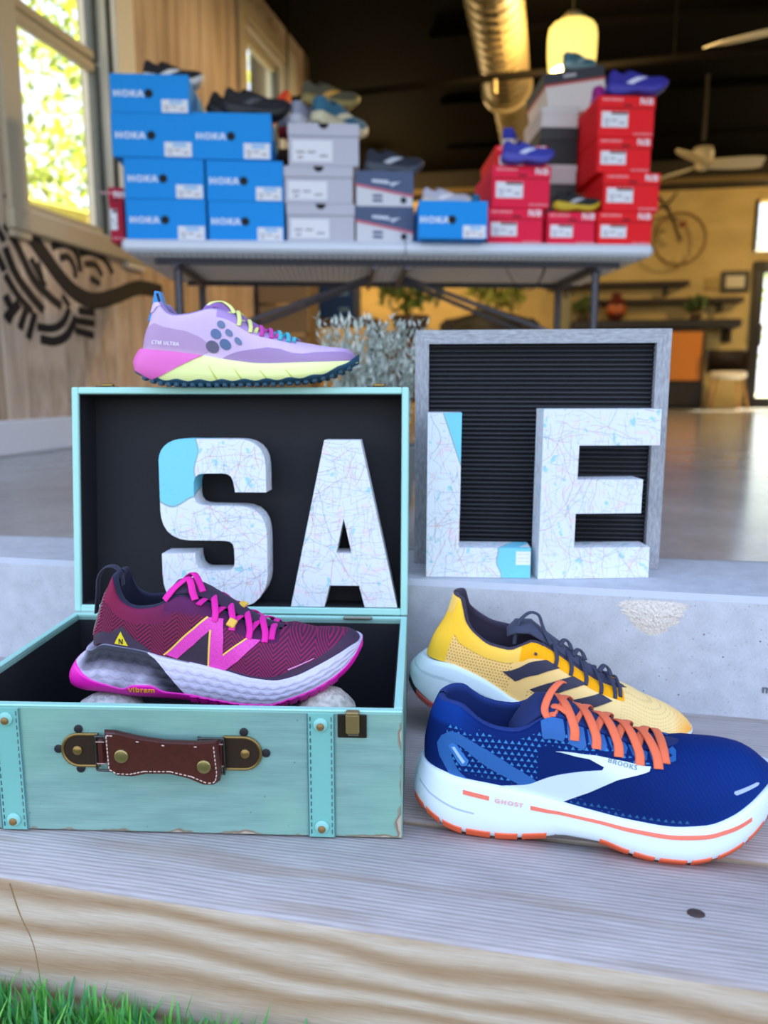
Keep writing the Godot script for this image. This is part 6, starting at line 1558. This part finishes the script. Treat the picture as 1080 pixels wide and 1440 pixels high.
	display_shoe("teal blue shoe on the right of the topmost white box", Vector3(-0.250, t + 0.3965, -2.86), deg_to_rad(50), 0, "2c6480", "c9c2a4", "d8d0b4", "2a4a60", 0.89)
	display_shoe("olive and yellow shoe stacked at the back of the topmost white box", Vector3(-0.30, t + 0.492, -2.97), deg_to_rad(25), deg_to_rad(4), "4a4632", "8a7a44", "c08a2c", "a8761e", 0.75)
	display_shoe("red and white shoe at the back left of the topmost white box", Vector3(-0.37, t + 0.3965, -3.00), deg_to_rad(80), deg_to_rad(14), "a8a8b0", "c4242c", "d83a3a", "d0d0d8", 0.68)
	display_shoe("navy shoe with a pale stripe lying on the navy and white box", Vector3(-0.075, t + 0.244, -2.89), deg_to_rad(8), 0, "1d2434", "3c4452", "aeb4c0", "262c3a", 0.71)
	display_shoe("white and grey shoe lying on the single blue box", Vector3(0.128, t + 0.1275, -2.89), deg_to_rad(5), 0, "b4b4c4", "d8ccb8", "e0dee4", "a8a8b8", 0.60)
	display_shoe("dark shoe lying behind the white one on the single blue box", Vector3(0.125, t + 0.1275, -3.00), deg_to_rad(5), 0, "1e1e26", "2e2e38", "3a3a48", "202028", 0.58)
	display_shoe("teal blue shoe leaning beside the left red stack", Vector3(0.333, t + 0.1275, -2.93), deg_to_rad(84), deg_to_rad(3), "1f6f96", "a8c4d0", "7ab0c8", "2a80a8", 0.52)
	display_shoe("blue shoe with a white stripe lying on the left red stack", Vector3(0.405, t + 0.2685, -2.85), deg_to_rad(6), 0, "3038a0", "4a4cb0", "c8d0ee", "2a2c80", 0.63)
	display_shoe("blue and white shoe at the back of the left red stack", Vector3(0.455, t + 0.3605, -3.02), deg_to_rad(75), deg_to_rad(10), "2c36a8", "d0c8ba", "d8d8e0", "2a3090", 0.68)
	display_shoe("black shoe with a yellow sole on the low red box", Vector3(0.600, t + 0.116, -2.88), deg_to_rad(8), 0, "17171b", "c8a820", "a8a8b0", "1c1c20", 0.57)
	display_shoe("purple blue shoe with a white stripe on the tall red stack", Vector3(0.775, t + 0.5055, -2.91), deg_to_rad(-4), 0, "2a2490", "3a34a0", "d0d0e8", "2a2488", 0.71)
	display_shoe("magenta shoe behind the purple one on the tall red stack", Vector3(0.765, t + 0.5055, -3.02), deg_to_rad(40), deg_to_rad(2), "a82890", "b850a0", "c86ab0", "90207c", 0.68)
	display_shoe("grey-blue shoe standing on the tilted white box in front of the lamp", Vector3(0.715, yy + 0.197, -3.30), deg_to_rad(35), deg_to_rad(10), "4a7888", "8aa4ac", "9ab8c0", "3a6474", 0.59)

# ---------------------------------------------------------------- ceiling fittings
func build_ceiling_things():
	var gal := mat("8d7b50", 0.5, 0.25)
	var d := thing("air_duct", "round metal air duct running back along the ceiling", "duct")
	var a := Vector3(0.28, 2.375, -3.0); var b := Vector3(0.86, 2.41, -5.75); var c := Vector3(1.40, 2.45, -8.3)
	part("duct_pipe", tube(a, b, 0.152, 24), gal, d); part("duct_pipe", tube(b, c, 0.115, 24), gal, d)
	var dir := (b - a).normalized()
	for k in [0.0, 0.97]:
		var p := a.lerp(b, k); part("flange", tube(p - dir * 0.03, p + dir * 0.03, 0.175, 24), mat("a8946a", 0.45, 0.3), d)
	for i in 22:
		var p := a.lerp(b, 0.03 + i * 0.0425); part("rib", tube(p - dir * 0.006, p + dir * 0.006, 0.158, 24), gal, d)
	for i in 12:
		var p := b.lerp(c, 0.05 + i * 0.08); part("rib", tube(p - dir * 0.006, p + dir * 0.006, 0.120, 24), gal, d)
	# slotted grille along the underside
	for i in 26: part("grille_slot", rbox(Vector3(0.075, 0.01, 0.03), 0.003), mat("3c311c", 0.7), d, a.lerp(b, 0.05 + i * 0.034) + Vector3(0, -0.1535, 0), Vector3(0, atan2(-dir.x, -dir.z), 0))
	for k in [0.3, 0.8]:
		var p := a.lerp(c, k); part("hanger", tube(p + Vector3(0, 0.1, 0), Vector3(p.x, 2.77, p.z), 0.006), gal, d)
	mat("100d09", 0.7).metallic_specular = 0.1
	var pp := thing("sprinkler_pipe", "thin dark pipe crossing under the ceiling with sprinkler heads", "pipe")
	var p0 := Vector3(-0.85, 2.135, -5.2); var p1 := Vector3(4.2, 2.37, -4.4)
	part("pipe", tube(p0, p1, 0.022), mat("100d09", 0.7), pp)
	for k in [0.30, 0.62, 0.66]:
		var q := p0.lerp(p1, k); part("sprinkler_head", tube(q, q + Vector3(0, 0.09 if k > 0.65 else -0.09, 0), 0.018), mat("8a7a50", 0.4, 0.5), pp)
	for k in [0.05, 0.5, 0.95]:
		var q := p0.lerp(p1, k); part("hanger", tube(q, Vector3(q.x, 2.77, q.z), 0.005), mat("100d09", 0.7), pp)
	# ceiling fans
	for f in [["white three-blade ceiling fan above the bicycle", Vector3(2.50, 2.12, -6.4), -0.15, 0.40, 0.62], ["ceiling fan near the right edge, only one pale blade in view", Vector3(2.33, 2.13, -3.85), 2.54, 0.72, 1.0]]:
		var o := thing("ceiling_fan", f[0], "fan", f[1])
		var cream := mat("cfc19a", 0.5)
		var hm := MB.new(); hm.lathe([[0, -0.09], [0.07, -0.085], [0.085, -0.03], [0.085, 0.02], [0.13, 0.03], [0.13, 0.12], [0.11, 0.17], [0.0, 0.175]], 24); part("motor", hm.done(), cream, o).scale = Vector3.ONE * f[4]
		part("rod", tube(Vector3(0, 0.16, 0), Vector3(0, 2.77 - f[1].y, 0), 0.014), mat("3a3428", 0.6), o)
		for k in 3:
			var an: float = f[2] + k * TAU / 3
			var bl := MB.new(); var R := []
			for i in 9:
				var t := i / 8.0
				var w := 0.045 + 0.04 * sin(t * PI * 0.8)
				var r := PackedVector3Array()
				for q in [[-1, -0.02], [1, 0.02], [1, 0.028], [-1, -0.012]]: r.append(Vector3(0.09 * f[4] + t * f[3], q[1], q[0] * w * (1.0 if t < 0.97 else 0.7)))
				R.append(r)
			bl.loft(R, -1); part("blade", bl.done(), cream, o, Vector3(0, -0.02, 0), Vector3(0, an, 0))
	# pendant lamps: ribbed yellow glass; the light sits in the bulb
	for q in [["glowing ribbed yellow glass pendant lamp above the tilted white box", Vector3(1.015, 2.195, -4.5)], ["glowing yellow glass pendant lamp farther right in the shop", Vector3(4.3, 2.25, -6.6)], ["glowing yellow glass pendant lamp on the left of the shop", Vector3(-0.1, 2.25, -8.2)]]:
		var o := thing("pendant_lamp", q[0], "lamp", q[1], 0.0, "yellow glass pendant lamps")
		var g := StandardMaterial3D.new(); g.albedo_color = Color("efe6ae"); g.roughness = 0.5; g.emission_enabled = true; g.emission = Color(1.0, 0.86, 0.42); g.emission_energy_multiplier = LAMP_GLOW
		var R := []
		for pr in [[0.075, 0.130], [0.115, 0.128], [0.140, 0.105], [0.150, 0.05], [0.148, -0.06], [0.140, -0.145], [0.132, -0.150]]:
			var r := PackedVector3Array()
			for j in 72:
				var k: float = 1.0 + 0.035 * cos(j * TAU / 72 * 18)
				r.append(Vector3(cos(TAU * j / 72) * pr[0] * k, pr[1], sin(TAU * j / 72) * pr[0] * k))
			R.append(r)
		for pr in [[0.126, -0.145], [0.134, -0.06], [0.136, 0.05], [0.126, 0.10], [0.10, 0.118], [0.07, 0.12]]:
			var r := PackedVector3Array()
			for j in 72: r.append(Vector3(cos(TAU * j / 72) * pr[0], pr[1], sin(TAU * j / 72) * pr[0]))
			R.append(r)
		var mb := MB.new(); mb.loft(R, 1, false); part("shade", mb.done(), g, o)
		var cap := MB.new(); cap.lathe([[0, 0.118], [0.09, 0.12], [0.085, 0.15], [0.05, 0.19], [0.02, 0.20], [0, 0.20]], 20); part("cap", cap.done(), mat("c9c2a4", 0.5), o)
		part("cord", tube(Vector3(0, 0.19, 0), Vector3(0, 2.77 - q[1].y, 0), 0.006), mat("6a6450", 0.6), o)
		o.scale = Vector3.ONE * 0.85
		var l := OmniLight3D.new(); l.name = "lamp_light"; o.add_child(l, true); l.light_color = Color(1.0, 0.85, 0.60); l.light_energy = LAMP_ENERGY; l.omni_range = 12; l.omni_attenuation = 2; l.light_size = 0.1; l.shadow_enabled = true; l.position = Vector3(0, -0.02, 0)

# ---------------------------------------------------------------- the whole
const LAMP_ENERGY := 0.75
const LAMP_GLOW := 0.45
func _ready():
	var cam := Camera3D.new(); cam.name = "camera"; add_child(cam)
	cam.position = Vector3(0, 0.385, 0); cam.rotation.x = -deg_to_rad(9.3)
	var at := CameraAttributesPhysical.new()
	at.frustum_focal_length = 18.017; at.frustum_focus_distance = 0.72; at.frustum_near = 0.05; at.frustum_far = 200.0
	at.exposure_aperture = 2.9
	cam.attributes = at
	cam.fov = 67.33
	cam.current = true
	var we := WorldEnvironment.new(); we.name = "world"; add_child(we)
	var env := Environment.new(); we.environment = env
	env.background_mode = Environment.BG_SKY
	var sky := Sky.new(); env.sky = sky
	var sm := ProceduralSkyMaterial.new(); sky.sky_material = sm
	sm.sky_top_color = Color(0.66, 0.76, 0.93); sm.sky_horizon_color = Color(0.95, 0.96, 0.98); sm.sky_curve = 0.25
	sm.ground_bottom_color = Color(0.45, 0.45, 0.40); sm.ground_horizon_color = Color(0.75, 0.78, 0.76); sm.ground_curve = 0.1
	sm.sun_angle_max = 3.0
	env.background_energy_multiplier = 1.0
	env.tonemap_mode = Environment.TONE_MAPPER_LINEAR
	env.tonemap_exposure = 3.2
	env.sdfgi_enabled = true; env.ssao_enabled = true; env.ssil_enabled = true
	var sun := DirectionalLight3D.new(); sun.name = "sun"; add_child(sun)
	sun.look_at_from_position(Vector3(0.45, 0.75, -0.5), Vector3.ZERO)
	sun.light_color = Color(1.0, 0.95, 0.82); sun.light_energy = 4.0; sun.shadow_enabled = true; sun.light_angular_distance = 0.6
	font = SystemFont.new(); font.font_names = PackedStringArray(["Droid Sans"]); font.font_weight = 700
	build_step()
	build_shell()
	build_suitcase()
	build_letter_board()
	build_letters()
	build_stones()
	blue_shoe()
	magenta_shoe()
	yellow_shoe()
	lilac_shoe()
	build_table()
	build_boxes()
	build_mid()
	build_ceiling_things()
	build_outside()
